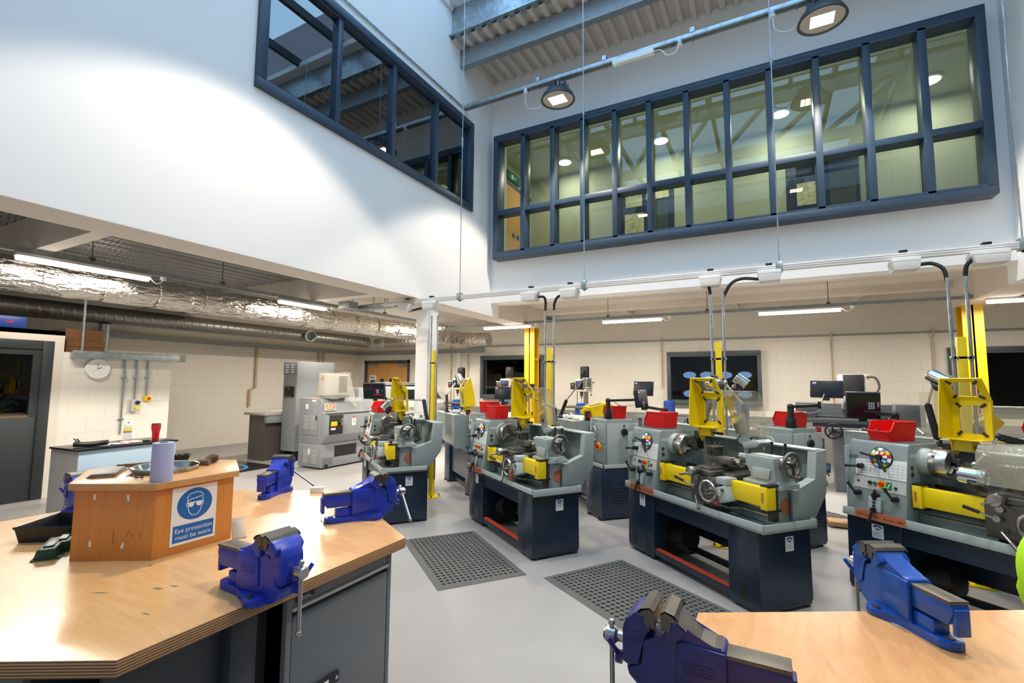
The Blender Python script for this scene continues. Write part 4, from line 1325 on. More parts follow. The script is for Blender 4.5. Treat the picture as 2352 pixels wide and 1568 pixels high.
def chuck_guard(t, x0=.6, y=.42, z=1.2, swing=-8, w=.25, yaw=0, front=False):
    """raised yellow chuck guard hinged behind the chuck: two windowed panels and a deep side wall"""
    T = Matrix.Translation((x0, y, z)) @ Matrix.Rotation(R(yaw), 4, 'Z') @ Matrix.Rotation(R(swing), 4, 'X')
    b = MB(); b.T = T
    th = .008
    # lower panel frame (window .035.. ), upper panel leaning back
    def panel(T2, h, win):
        b.T = T2
        u0, u1, v0, v1 = win
        b.box(0, w, 0, th, 0, v0, 'yellow'); b.box(0, w, 0, th, v1, h, 'yellow'); b.box(0, u0, 0, th, v0, v1, 'yellow'); b.box(u1, w, 0, th, v0, v1, 'yellow')
    T1 = T @ Matrix.Translation((0, .04, .06))
    panel(T1, .28, (.045, w - .045, .035, .245))
    T2 = T1 @ Matrix.Translation((0, 0, .28)) @ Matrix.Rotation(R(36), 4, 'X')
    panel(T2, .2, (.04, w - .04, .035, .165))
    b.T = T
    prof = [(.048, .06), (.048, .34), (-.072, .507), (-.085, .502), (-.115, .3), (-.13, .06)]
    b.prism(prof, 'x', -.006, .002, 'yellow')
    b.prism([(.048, .06), (.048, .34), (-.072, .507), (-.078, .498), (.02, .335), (.02, .06)], 'x', w - .002, w + .006, 'yellow')
    b.box(0, w, -.1, .048, .052, .06, 'yellow')
    g = b.build('chuck_guard', t)
    b = MB(); b.T = T1; b.box(.04, w - .04, .002, .006, .03, .25, 'guard_glass'); b.build('lower_window', g)
    b = MB(); b.T = T2; b.box(.035, w - .035, .002, .006, .03, .17, 'guard_glass'); b.build('upper_window', g)
    for (Tq, u0, u1, v0, v1) in ((T1, .045, w - .045, .035, .245), (T2, .04, w - .04, .035, .165)):
        for (u, v) in ((u0, v0), (u1, v0), (u0, v1), (u1, v1)):
            b = MB(); b.T = Tq @ Matrix.Translation((u, -.002, v)) @ Matrix.Rotation(R(45 if (u == u0) == (v == v1) else -45), 4, 'Y'); b.box(-.02, .02, -.004, .002, -.009, .009, 'iron'); b.build('window_clip', g)
    b = MB(); b.T = T
    b.prism([(-.055, .06), (.05, .06), (.04, -.05), (-.0, -.09), (-.03, -.04)], 'x', .02, .03, 'yellow'); b.prism([(-.05, .06), (.03, .06), (.02, -.03), (-.03, -.03)], 'x', w - .1, w - .088, 'yellow'); b.box(.03, w - .1, -.03, -.022, -.03, .06, 'yellow'); b.build('hinge_bracket', g)
    b = MB(); b.T = T; b.cyl((-.02, 0, 0), (w - .02, 0, 0), .009, 'black', n=10); b.cyl((w - .05, 0, 0), (w + .01, 0, 0), .013, 'black', n=10); b.build('hinge_pin', g)
    b = MB(); b.box(x0 - .04, x0 + .02, y - .03, y + .03, z - .16, z + .01, 'black', .004); b.box(x0 - .05, x0 - .04, y - .02, y + .01, z - .08, z - .03, 'red'); b.build('interlock_switch', g)
    return g


def work_lamp(t, base, elbow, joint, head, aim, rubber=.6):
    """machine lamp: foot, black rubber-booted arm, bright rod, ribbed chrome head pointing along aim"""
    base, elbow, joint, head = map(Vector, (base, elbow, joint, head))
    b = MB(); b.box(base.x - .04, base.x + .04, base.y - .03, base.y + .03, base.z - .012, base.z + .012, 'black', .004); b.cyl(base, base + Vector((0, 0, .04)), .022, 'black', n=14)
    lm = b.build('work_lamp', t)
    b = MB(); b.tube([base + Vector((0, 0, .03)), base.lerp(elbow, .12), elbow], .013, 'steel_dark', 8); b.tube([base.lerp(elbow, .15), base.lerp(elbow, .6), elbow], .026, 'black', 8); b.ball(base.lerp(elbow, .08), .024, 'steel', 12); b.build('lower_arm', lm)
    b = MB(); b.cyl(elbow, joint, .009, 'chrome', n=10); b.ball(elbow, .018, 'black'); b.ball(joint, .022, 'steel', 12); b.tube([joint, head], .011, 'steel', 8); b.build('upper_arm', lm)
    a = Vector(aim).normalized()
    b = MB(); b.lathe([(0, -.075), (.05, -.075), (.056, -.065), (.06, .05), (.064, .055), (.064, .07), (.055, .07), (.05, .06)], head, a, 'chrome', 26); hd = b.build('lamp_head', lm)
    b = MB(); b.lathe([(0, .062), (.054, .062)], head, a, 'guard_glass', 22); b.build('lamp_glass', lm)
    u = a.orthogonal().normalized()
    b = MB(); b.T = frame(head, a, u); b.prism([(-.02, -.06), (.075, -.066), (.085, -.095), (.06, -.078), (.03, -.09), (.0, -.075)], 'z', -.03, .03, 'black', .003); b.build('glare_handle', lm)
    return lm


def chip_shield(t, up=True):
    b = MB()
    if up:
        b.prism([(1.04, 1.14), (1.16, 1.14), (1.1, 1.4), (.98, 1.4)], 'y', .455, .462, 'lathe_grey')
        sh = b.build('chip_shield', t)
        b = MB()
        pr = [(.45, 1.22), (.44, 1.4), (.43, 1.54), (.41, 1.575), (.37, 1.592), (.31, 1.59)]
        vs = []
        for i, (y, z) in enumerate(pr):
            k = 1 - .03 * i
            vs += [(1.02 - .32 * (z - 1.22), y, z), (1.36 - .16 * (z - 1.22), y, z)]
        b.add(vs, [(2 * i, 2 * i + 1, 2 * i + 3, 2 * i + 2) for i in range(len(pr) - 1)], 'perspex')
    else:
        b.box(1.06, 1.16, .50, .51, 1.12, 1.26, 'lathe_grey'); sh = b.build('chip_shield', t)
        b = MB()
        pr = [(.5, 1.22), (.4, 1.27), (.2, 1.27), (.1, 1.25), (.06, 1.2), (.05, 1.0)]
        vs = []
        for (y, z) in pr:
            vs += [(.86, y, z), (1.28, y, z)]
        b.add(vs, [(2 * i, 2 * i + 1, 2 * i + 3, 2 * i + 2) for i in range(len(pr) - 1)], 'perspex')
    o = b.build('clear_panel', sh, smooth=60)
    mo = o.modifiers.new('thickness', 'SOLIDIFY'); mo.thickness = .004
    return sh


def readout(t, foot, post, arm, c, face, w=.24, h=.17, colour=False):
    """digital readout on a bracket arm; all points in the lathe's frame, face = horizontal facing angle (deg)"""
    foot, post, arm, c = map(Vector, (foot, post, arm, c))
    b = MB(); b.box(foot.x - .025, foot.x + .025, foot.y - .02, foot.y + .02, foot.z, post.z + .02, 'black', .003); b.box(foot.x - .04, foot.x + .04, foot.y - .035, foot.y + .035, foot.z, foot.z + .1, 'black', .006)
    br = b.build('readout_bracket', t)
    b = MB(); b.tube([post, arm], .02, 'black', 4); b.ball(post, .032, 'black'); b.cyl(arm - Vector((0, 0, .03)), arm + Vector((0, 0, .04)), .018, 'black', n=10); b.tube(sm([post.lerp(arm, .2) + Vector((0, 0, -.02)), post.lerp(arm, .5) + Vector((0, 0, -.07)), arm + Vector((0, 0, -.05)), (arm + c) / 2, c]), .005, 'cnc_light', 6); b.build('readout_arm', br)
    T = Matrix.Translation(c) @ Matrix.Rotation(R(face), 4, 'Z') @ Matrix.Rotation(R(8), 4, 'X')   # local -y is the screen side
    b = MB(); b.T = T; b.box(-w / 2, w / 2, -.025, .025, -h / 2, h / 2, 'monitor_black', .006); b.box(-.03, .03, .0, .03, -h / 2 - .03, -h / 2, 'black')
    b.box(-w / 2 + .012, w / 2 - .012, -.028, -.025, -h / 2 + .012, h / 2 - .012, 'screen_dark')
    for r_ in range(3):
        b.box(-w / 2 + .02, .0, -.029, -.028, .012 + r_ * .022, .028 + r_ * .022 , 'black')
    for i in range(4):
        for j in range(3):
            b.box(w * .14 + j * .016, w * .14 + j * .016 + .012, -.030, -.028, -.03 + i * .016, -.018 + i * .016, 'key_grey')
    for i in range(3):
        b.box(w * .4, w * .4 + .012, -.030, -.028, -.01 + i * .016, .002 + i * .016, 'key_blue' if colour else 'key_grey'); b.box(w * .07, w * .07 + .01, -.03, -.028, .0 + i * .014, .01 + i * .014, 'red' if colour else 'frame_grey')
    b.box(w * .02, w * .44, -.03, -.028, -.056, -.046, 'red' if colour else 'frame_grey')
    b.box(w * .3, w * .42, .025, .027, h * .2, h * .4, 'purple'); b.box(w * .3, w * .42, .0255, .0275, h * .32, h * .4, 'white')
    b.build('digital_readout', br)
    return br


def red_bin(loc, rz, label, w=.19, d=.28, h=.15):
    t = thing('storage_bin', label, 'storage bin', loc, rz, None)
    b = MB()
    k = .004
    hw = w / 2
    # tapered open-front hopper bin, front towards -y
    b.box(-hw + .015, hw - .015, -d / 2 + .02, d / 2 - .01, 0, .006, 'red')
    for s in (-1, 1):
        x0, x1 = s * (hw - .015), s * hw
        pts = [(-d / 2 + .02, 0), (d / 2 - .01, 0), (d / 2, h), (-d / 2 + .055, h), (-d / 2 + .025, h * .55), (-d / 2, h * .5), (-d / 2 + .02, 0)][:-1]
        n = len(pts)
        vs = [(x0 + (x1 - x0) * (p[1] / h), p[0], p[1]) for p in pts] + [(x0 + (x1 - x0) * (p[1] / h) - s * k, p[0], p[1]) for p in pts]
        b.add(vs, [tuple(range(n)), tuple(range(n, 2 * n))] + [(i, (i + 1) % n, n + (i + 1) % n, n + i) for i in range(n)], 'red')
    b.add([(-hw + .015, d / 2 - .01, 0), (hw - .015, d / 2 - .01, 0), (hw, d / 2, h), (-hw, d / 2, h), (-hw + .015, d / 2 - .014, 0), (hw - .015, d / 2 - .014, 0), (hw, d / 2 - .004, h), (-hw, d / 2 - .004, h)], [(0, 1, 2, 3), (4, 7, 6, 5), (0, 4, 5, 1), (1, 5, 6, 2), (2, 6, 7, 3), (3, 7, 4, 0)], 'red')
    b.add([(-hw + .015, -d / 2 + .02, 0), (hw - .015, -d / 2 + .02, 0), (hw - .008, -d / 2, h * .5), (-hw + .008, -d / 2, h * .5), (-hw + .015, -d / 2 + .024, 0), (hw - .015, -d / 2 + .024, 0), (hw - .008, -d / 2 + .005, h * .5), (-hw + .008, -d / 2 + .005, h * .5)], [(0, 1, 2, 3), (4, 7, 6, 5), (0, 4, 5, 1), (1, 5, 6, 2), (2, 6, 7, 3), (3, 7, 4, 0)], 'red')
    b.build('bin_shell', t)
    b = MB()
    b.tube([(-hw, -d / 2 + .055, h), (-hw, d / 2, h), (hw, d / 2, h), (hw, -d / 2 + .055, h), (hw - .006, -d / 2 + .02, h * .54), (hw - .008, -d / 2, h * .5), (-hw + .008, -d / 2, h * .5), (-hw + .006, -d / 2 + .02, h * .54)], .006, 'red', 6, True)
    b.build('bin_rim', t)
    return t


POSE = [(-5.22, 5.135, R(-36.1)), (-3.275, 4.984, R(-35.3)), (-1.312, 4.929, R(-40.65)), (.518, 4.835, R(-39.5))]
POSE2 = [(-3.32, 6.2, R(141)), (-1.401, 6.067, R(136.3)), (.527, 5.993, R(142.5)), (2.45, 5.95, R(142))]
LAB = ['grey-green lathe with navy base behind the blue vises, seen from its tailstock end',
       'grey-green lathe behind the left floor mat, its clear shield raised and lamp hanging low',
       'grey-green lathe in the centre with a red foot bar behind the right floor mat',
       'grey-green lathe at the right edge, its clear shield lowered, behind the azure vise']
LAB2 = ['back-row lathe beside the white column, with raised yellow guard and white cable coil',
        'back-row lathe seen from its headstock end between the second and third front lathes',
        'back-row lathe seen from its headstock end behind the tailstock of the central lathe',
        'back-row lathe mostly hidden at the far right edge']
lathes = []
proto = make_lathe()
for i, (x, y, a) in enumerate(POSE):
    l = proto if i == 0 else copy_tree(proto)
    l.location = (x, y, 0); l.rotation_euler = (0, 0, a); l['label'] = LAB[i]; l['group'] = 'front row lathes'
    lathes.append(l)
back = []
for i, (x, y, a) in enumerate(POSE2):
    l = copy_tree(proto)
    l.location = (x, y, 0); l.rotation_euler = (0, 0, a); l['label'] = LAB2[i]; l['group'] = 'back row lathes'
    back.append(l)


def wp(l, p):
    """lathe-frame point to world"""
    c, s = math.cos(l.rotation_euler.z), math.sin(l.rotation_euler.z)
    return (l.location.x + c * p[0] - s * p[1], l.location.y + s * p[0] + c * p[1], p[2])


L1, L2, L3, L4 = lathes
for l, x0, sw, yw in ((L1, .62, 4, 4), (L2, .62, 3, 2), (L3, .61, 2, 8), (L4, .56, 0, -2)):
    chuck_guard(l, x0, .42, 1.2, sw, .24, yw)
chip_shield(L2); chip_shield(L3); chip_shield(L4, False)
work_lamp(L1, (1.12, .66, 1.165), (1.03, .64, 1.40), (.72, .3, 1.40), (.66, .24, 1.33), (-.3, -.5, -.6))
work_lamp(L2, (.98, .66, 1.165), (1.0, .64, 1.36), (.62, .5, 1.49), (.55, .46, 1.42), (-.3, -.45, -.75))
work_lamp(L3, (.93, .66, 1.165), (.93, .64, 1.46), (.78, .58, 1.66), (.68, .55, 1.65), (-.95, -.1, .12))
work_lamp(L4, (.36, .68, 1.165), (.31, .66, 1.49), (.37, .64, 1.67), (.42, .62, 1.70), (.8, -.1, -.45))
work_lamp(L4, (1.2, .66, 1.165), (.93, .2, 1.31), (.82, .14, 1.11), (.81, .13, 1.03), (1, .15, -.08))
work_lamp(back[0], (1.12, .66, 1.165), (1.3, .62, 1.42), (1.17, .5, 1.64), (1.13, .46, 1.7), (-.4, -.2, -.6))
work_lamp(back[1], (1.0, .66, 1.165), (.92, .6, 1.40), (.62, .5, 1.68), (.52, .48, 1.64), (.05, 0, -1))
work_lamp(back[2], (1.0, .66, 1.165), (.95, .6, 1.42), (.7, .5, 1.62), (.62, .48, 1.68), (-.5, -.4, -.5))
chuck_guard(back[0], .74, .42, 1.2, -6, .24, 0)
chuck_guard(back[1], .6, .44, 1.26, 78, .24, 0)
chuck_guard(back[3], .6, .44, 1.26, 78, .24, 0)
readout(L1, (.07, .45, 1.206), (.07, .45, 1.34), (-.05, .36, 1.36), (-.14, .2, 1.5), 48, .36, .24, True)
readout(L2, (.04, .46, 1.206), (.04, .46, 1.33), (-.2, .62, 1.35), (-.3, .62, 1.5), 210)
readout(L3, (.1, .44, 1.206), (.1, .44, 1.37), (-.3, .5, 1.38), (-.39, .5, 1.47), -60, .26, .2)
readout(L4, (.17, .46, 1.206), (.17, .46, 1.4), (-.02, .52, 1.4), (-.08, .46, 1.47), 42, .25, .235)
readout(back[0], (.06, .1, 1.206), (.06, .1, 1.42), (-.2, -.1, 1.43), (-.1, -.2, 1.54), 60)
readout(back[1], (.08, .42, 1.206), (.08, .42, 1.43), (.02, .05, 1.44), (.0, -.04, 1.58), 20, .27, .18)
readout(back[2], (.08, .42, 1.206), (.08, .42, 1.42), (.02, .05, 1.43), (.0, -.05, 1.6), 14, .3, .18)
for l, p, a, lb, m in ((L1, (.24, .26), 20, 'red bin on the lathe beside the digital readout, near the white column', 0),
                       (L2, (.2, .3), -85, 'red bin on the second front lathe, left of its yellow guard', 0),
                       (L3, (.2, .3), -80, 'red bin on the central lathe above its coloured dial', 0),
                       (L4, (.25, .255), -8, 'red bin with a grey tool in it on the right-hand lathe', 0),
                       (back[0], (.2, .25), 30, 'red bin behind the second front lathe\'s bin, under the dark bracket arm', 0),
                       (back[1], (.22, .25), 90, 'red bin behind a black post on the back-row lathe beside the clear shield', 0),
                       (back[2], (.22, .25), 85, 'red bin behind a black post on the back-row lathe near the surface grinder', 0),
                       (back[3], (.2, .25), 60, 'red bin cut by the right edge of the picture', 0)):
    q = wp(l, (p[0], p[1], 1.2065))
    red_bin(q, l.rotation_euler.z + R(a), lb)
q = wp(L4, (.2, .24, 1.28))
t = thing('hand_tool', 'small grey steel tool leaning in the red bin on the right-hand lathe', 'tool', wp(L4, (.22, .25, 1.225)))
b = MB(); b.tube([(-.06, -.05, .06), (.0, 0, .02), (.05, .04, .0)], .006, 'steel_dark', 8); b.cyl((-.075, -.06, .07), (-.04, -.035, .045), .011, 'iron', n=10); b.build('shank', t)
# ================================================================ hexagonal benches and what lies on them
BZ = .88


def hexpts(cx, cy, r):
    return [(cx + r * math.cos(R(30 + 60 * k)), cy + r * math.sin(R(30 + 60 * k))) for k in range(6)]


def bench(cx, cy, label, topm):
    t = thing('workbench', label, 'workbench', (cx, cy, 0))
    b = MB()
    P = hexpts(0, 0, 1.19)
    b.prism(P, 'z', BZ - .0475, BZ - .0015, 'ply_edge', .002)
    b.prism(hexpts(0, 0, 1.188), 'z', BZ - .0016, BZ, topm)
    b.build('worktop', t)
    return t


def bench_cab(t, x0, x1, y0, y1, rz, full):
    """grey steel cupboard under the top; its front is at local +x"""
    T = Matrix.Rotation(R(rz), 4, 'Z')
    b = MB(); b.T = T
    b.box(x0, x1 - .02, y0, y1, .06, BZ - .048, 'cab_dark', .004); b.box(x0, x1, y0, y0 + .025, .03, BZ - .05, 'cab_grey', .003); b.box(x0, x1, y1 - .025, y1, .03, BZ - .05, 'cab_grey', .003); b.box(x0 + .02, x1 - .03, y0 + .03, y1 - .03, 0, .06, 'black')
    c = b.build('cupboard', t)
    b = MB(); b.T = T; b.box(x1 - .02, x1 - .004, y0 + .025, y1 - .025, BZ - .115, BZ - .052, 'cab_grey', .002); b.box(x1 - .01, x1 + .006, y0 + .025, y1 - .025, BZ - .128, BZ - .116, 'cnc_light', .002); b.build('top_rail', c)
    b = MB(); b.T = T; b.box(x1 - .02, x1, y0 + .027, y1 - .027, .08, BZ - .15, 'cab_grey', .006); d = b.build('door', c)
    b = MB(); b.T = T; ym = y0 + .19; b.box(x1, x1 + .018, ym - .06, ym + .07, .385, .43, 'black', .006); b.box(x1 + .018, x1 + .019, ym - .045, ym + .01, .395, .42, 'white'); b.cyl((x1 + .015, ym + .05, .41), (x1 + .022, ym + .05, .41), .008, 'steel', n=12); b.build('latch', c)
    if full:
        b = MB(); b.T = T @ frame((x1 + .0005, y0 + .04, BZ - .1), (0, 1, 0), (0, 0, 1)); b.box(0, .085, 0, .028, 0, .003, 'black'); b.poly([(.006, .004, .004), (.02, .022, .004), (.012, .004, .004)], 'white'); b.text('Emmet', .013, 'white', .022, .011, .004); b.strip([(.016, .006), (.075, .006)], .002, 'white', .004); b.build('maker_badge', c)
    return c


B1 = (-2.63, 1.30)
b1 = bench(B1[0], B1[1], 'hexagonal ply-topped workbench at the left carrying the beech box and three bright blue vises', 'bench_ply')
bench_cab(b1, .4, .975, -.02, .56, 0, True)
for rz in (-60, -120):
    bench_cab(b1, .4, .975, -.3, .3, rz, False)
for a in (-40,):
    b = MB(); b.box(.86, .92, -.2, -.1, 0, BZ - .048, 'cab_dark', .004); b.build('leg', b1)
b = MB(); b.box(.84, .86, -.55, -.02, .3, BZ - .05, 'cab_dark'); b.build('modesty_panel', b1)
B2 = (.80, 1.185)
b2 = bench(B2[0], B2[1], 'hexagonal ply-topped workbench in the right corner with scuffed top and two darker vises', 'bench_ply2')
for rz in (120, 0):
    bench_cab(b2, .4, .975, -.3, .3, rz, False)
b = MB()
for (x, y, a, l, w) in ((-.18, .28, .4, .022, .008), (-.10, .22, -.5, .02, .007), (-.02, .42, .9, .018, .006), (-.42, .12, .3, .03, .012), (-.52, -.02, -.2, .02, .006), (-.3, -.08, .5, .026, .012), (-.62, .2, .2, .014, .01), (-.7, -.1, 0, .016, .012), (-.2, .55, .7, .015, .005)):
    b.T = Matrix.Translation((x, y, BZ + .0006)) @ Matrix.Rotation(a, 4, 'Z'); b.poly([(-l, -w * .4, 0), (l * .5, -w, 0), (l, w * .3, 0), (-l * .4, w, 0)], 'grinder_grey')
b.build('paint_scuffs', b2)
b = MB()
for (x, y, a, l, w) in ((.62, -.3, .4, .022, .007), (.65, -.26, .4, .018, .005), (.48, -.42, .5, .03, .004), (.8, -.42, .2, .02, .003), (.35, -.2, .1, .01, .008), (.7, .02, .3, .03, .002), (.2, -.8, .2, .03, .003)):
    b.T = Matrix.Translation((x, y, BZ + .0006)) @ Matrix.Rotation(a, 4, 'Z'); b.poly([(-l, -w * .4, 0), (l * .5, -w, 0), (l, w * .3, 0), (-l * .4, w, 0)], 'grinder_grey')
b.build('paint_scuffs', b1)


# ---------------------------------------------------------------- bench vises
def make_vise(body, label, open_gap=.0, bar_ang=-90, bar_off=.0, worn=False):
    """x runs along the screw (screw end +x), jaw gap at x = 0, base on z = 0"""
    t = thing('bench_vise', label, 'bench vise')
    JW, H = .052, .222
    # fixed body: swept side profile
    b = MB()
    prof = [(-.145, .018), (-.145, .148)] + [(-.145 + .004, .156)] + [(-.12, .158), (-.09, .166), (-.06, .184), (-.035, .205), (-.022, .212), (-.012, .212), (-.012, .165), (.0, .150), (.034 + open_gap, .140), (.034 + open_gap, .072), (.075 + open_gap, .066), (.07 + open_gap, .045), (.05, .02), (.02, .004), (-.02, .0), (-.145, .0)]
    b.prism(prof, 'y', -.036, .036, body, .005)
    b.prism([(-.03, .15), (-.06, .18), (-.035, .207), (-.022, .213), (-.012, .213), (-.012, .15)], 'y', -JW, JW, body, .004)
    b.prism([(-.145, .03), (-.145, .15), (-.05, .158), (-.035, .15), (-.03, .05)], 'y', -.042, .042, body, .006)
    if worn:
        for k in range(5):
            (xa, za), (xb, zb) = ((-.135, .1585), (-.12, .1585), (-.09, .1665), (-.06, .1845), (-.035, .2055), (-.022, .2125))[k:k + 2]
            w = .033 if k < 3 else .05
            b.poly([(xa, -w, za), (xb, -w, zb), (xb, w, zb), (xa, w, za)], 'jaw_steel')
    fb = b.build('fixed_body', t)
    # base with bolt lugs
    b = MB()
    out = []
    for (x, y) in ((-.268, 0), (-.262, .024), (-.24, .036), (-.2, .036), (-.14, .04), (-.09, .052), (-.06, .074), (-.04, .082), (-.02, .08), (-.002, .068), (.008, .045)):
        out.append((x, y))
    base = out + [(x, -y) for x, y in out[::-1] if y]
    b.prism(base, 'z', 0, .026, body, .005)
    b.box(-.215, -.14, -.026, .026, .02, .066, body, .006)
    bs = b.build('base', fb)
    for (x, y) in ((-.04, .062), (-.04, -.062), (-.238, 0)):
        b = MB(); b.cyl((x, y, .026), (x, y, .03), .0125, 'steel_dark', n=18); b.build('mounting_bolt', fb)
    # sliding bar and front jaw
    g = open_gap
    b = MB()
    b.prism([(-.27, .09), (-.28, .115), (-.275, .136), (.0, .136), (.0, .075), (-.26, .075)], 'y', -.027, .027, body, .003)
    b.box(-.276, .02, -.03, .03, .136, .146, 'jaw_steel', .002)
    b.box(-.285, -.27, -.022, .022, .05, .125, body, .004)
    sl = b.build('slide_bar', t)
    b = MB()
    q = [(.012 + g, .212), (.03 + g, .212), (.055 + g, .200), (.075 + g, .18), (.084 + g, .155), (.085 + g, .075), (.07 + g, .068), (.04 + g, .075), (.036 + g, .14), (.022 + g, .155), (.012 + g, .165)]
    b.prism(q, 'y', -.04, .04, body, .006)
    b.prism([(.012 + g, .214), (.03 + g, .213), (.052 + g, .202), (.07 + g, .185), (.06 + g, .16), (.012 + g, .165)], 'y', -JW, JW, body, .004)
    fj = b.build('front_jaw', t)
    for s, par in ((-1, fb), (1, fj)):
        gg = g if s > 0 else 0
        b = MB(); b.box(min(s * .002, s * .012) + gg, max(s * .002, s * .012) + gg, -JW, JW, .175, .216, 'jaw_steel'); b.build('jaw_plate', par)
        # soft-jaw cap: folded sheet over the jaw with jagged ears
        b = MB()
        x0, x1 = s * .0015 + gg, s * .034 + gg
        b.prism([(x0, .215), (s * .012 + gg, .2235), (x1, .217), (x1 + s * .006, .208), (x1 + s * .004, .206), (s * .03 + gg, .2135), (s * .012 + gg, .2205), (x0 + s * .001, .2125)], 'y', -JW - .003, JW + .003, 'jaw_steel')
        for e in (-1, 1):
            y = e * (JW + .003)
            b.prism([(x0, .216), (s * .012 + gg, .223), (x1, .217), (s * .046 + gg, .207), (s * .04 + gg, .201), (s * .026 + gg, .2), (s * .024 + gg, .185), (s * .017 + gg, .172), (s * .012 + gg, .186), (x0, .19)], 'y', y - e * .0015, y, 'jaw_steel')
        if not worn or True:
            b.build('jaw_cap', par)
    # raised cast panel with lettering
    for e in (-1, 1):
        b = MB(); b.T = frame((-.085 + (.0 if e < 0 else .0), e * .0425, .1), (-e, 0, 0), (0, 0, 1))
        w, h = .036, .011
        b.strip([(-w, -h), (w, -h), (w, h), (-w, h)], .0025, body, .0008, True); b.text('RECORD', .016, body, 0, -.0055, .0012, 'c'); b.build('cast_lettering', fb)
        b = MB(); b.T = frame((.052 + g, e * .0405, .125), (-e, 0, 0), (0, 0, 1)); b.text('NO 23' if body == 'vise_indigo' else 'NO 25', .016, body, 0, 0, .001, 'c'); b.build('cast_number', fj)
    # screw, head and tommy bar
    b = MB(); b.cyl((.08 + g, 0, .112), (.105 + g, 0, .112), .013, 'steel', n=16); b.lathe([(.014, 0), (.02, .006), (.02, .03), (.016, .036), (.0, .036)], (.105 + g, 0, .112), (1, 0, 0), 'steel', 22); sc = b.build('screw_head', t)
    d = Vector((0, math.cos(R(bar_ang)), math.sin(R(bar_ang))))
    c = Vector((.122 + g, 0, .112))
    Lb = .185
    b = MB(); b.cyl(c - d * (.03), c + d * Lb, .0065, 'steel', n=12); b.ball(c + d * Lb, .0095, 'steel', 12); b.ball(c - d * .03, .0095, 'steel', 12); b.build('tommy_bar', sc)
    b = MB(); b.cyl((.05 + g, .0, .066), (.1 + g, .0, .066), .007, 'steel_dark', n=10); b.tube([(.1 + g, -.012, .06), (.106 + g, .0, .07), (.112 + g, .03, .1), (.12 + g, .045, .125)], .007, body, 8); b.cyl((.095 + g, 0, .062), (.11 + g, 0, .062), .016, body, n=14); b.build('quick_release', t)
    return t


V = make_vise('vise_blue', 'bright blue vise at the near edge of the left bench, its bar hanging straight down')
V.location = (-1.548, 1.145, BZ); V.rotation_euler = (0, 0, 0); V.scale = (1.07,) * 3
V = make_vise('vise_blue', 'bright blue vise on the right-hand corner of the left bench, its bar slanting down', bar_ang=-142)
V.location = (-1.992, 2.115, BZ); V.rotation_euler = (0, 0, R(60)); V.scale = (1.1,) * 3
V = make_vise('vise_blue', 'bright blue vise on the far edge of the left bench, beyond the beech box', bar_ang=-145)
V.location = (-3.04, 2.264, BZ); V.rotation_euler = (0, 0, R(120)); V.scale = (1.1,) * 3
V = make_vise('vise_azure', 'azure blue vise on the far edge of the right bench', open_gap=.004)
V.location = (.334, 2.119, BZ); V.rotation_euler = (0, 0, R(120))
V = make_vise('vise_indigo', 'worn dark indigo vise at the bottom of the picture on the right bench', open_gap=.012, worn=True)
V.location = (-.247, 1.284, BZ); V.rotation_euler = (0, 0, R(180))

# ---------------------------------------------------------------- the beech box on the bench
bx = thing('storage_box', 'six-sided beech box with the eye protection sign, standing on the left bench', 'storage box', (B1[0], B1[1], BZ))
b = MB(); b.prism(hexpts(0, 0, .34), 'z', 0.0, .295, 'podium_ply', .001); b.build('carcass', bx)
b = MB(); b.prism(hexpts(0, 0, .365), 'z', .296, .325, 'podium_top', .002); b.build('top', bx)
b = MB()
n60 = Vector((math.cos(R(-60)), math.sin(R(-60)), 0))
ux = Vector((-n60.y, n60.x, 0))
FT = frame(n60 * (.34 * .8661), ux, (0, 0, 1))
b.T = FT
for (x, z, a) in ((-.085, .265, 0), (.055, .262, .1), (-.09, .07, .0), (.045, .062, -.3)):
    b.T = FT @ Matrix.Translation((x, z, .0005)) @ Matrix.Rotation(a, 4, 'Z'); b.poly([(-.005, -.012, 0), (.005, -.012, 0), (.005, .012, 0), (-.005, .012, 0)], 'white')
b.build('tape_scraps', bx)
b = MB(); b.T = FT
for (x, z, l) in ((.005, .13, .06), (.06, .12, .02), (.07, .125, .012), (.082, .12, .025), (.115, .115, .02)):
    b.strip([(x, z), (x, z - l)], .0018, 'iron', .0006)
b.build('scratches', bx)
ST = frame((.34 * .8661 + .0015, -.105, .035), (0, 1, 0), (0, 0, 1))
b = MB(); b.T = ST; SW, SH = .195, .25
b.box(0, SW, 0, SH, -.001, .001, 'white')
C = (SW / 2, .17)
b.poly([(C[0] + .076 * math.cos(2 * PI * k / 48), C[1] + .07 * math.sin(2 * PI * k / 48), .0014) for k in range(48)], 'sign_blue')
b.poly([(.01, .012, .0014), (SW - .01, .012, .0014), (SW - .01, .085, .0014), (.01, .085, .0014)], 'sign_blue')
b.text('Eye protection', .027, 'white', SW / 2, .053, .0018, 'c', 1.0); b.text('must be worn', .027, 'white', SW / 2, .024, .0018, 'c', 1.0)
hx, hy = C
face = [(-.034, .012), (-.037, -.006), (-.030, -.012), (-.024, -.034), (-.012, -.05), (.012, -.05), (.024, -.034), (.030, -.012), (.037, -.006), (.034, .012)]
b.strip([(hx + x, hy + y) for x, y in face], .003, 'white', .0018)
hair = [(-.032, .012), (-.034, .032), (-.022, .046), (.0, .051), (.022, .048), (.034, .034), (.033, .012), (.026, .03), (.0, .024), (-.02, .022), (-.028, .014)]
b.strip([(hx + x, hy + y) for x, y in hair], .003, 'white', .0018, True)
for s in (-1, 1):
    b.poly([(hx + s * .002, hy + .006, .0018), (hx + s * .032, hy + .008, .0018), (hx + s * .03, hy - .008, .0018), (hx + s * .02, hy - .014, .0018), (hx + s * .008, hy - .011, .0018)], 'white')
b.strip([(hx - .036, hy + .006), (hx + .036, hy + .006)], .004, 'white', .0017)
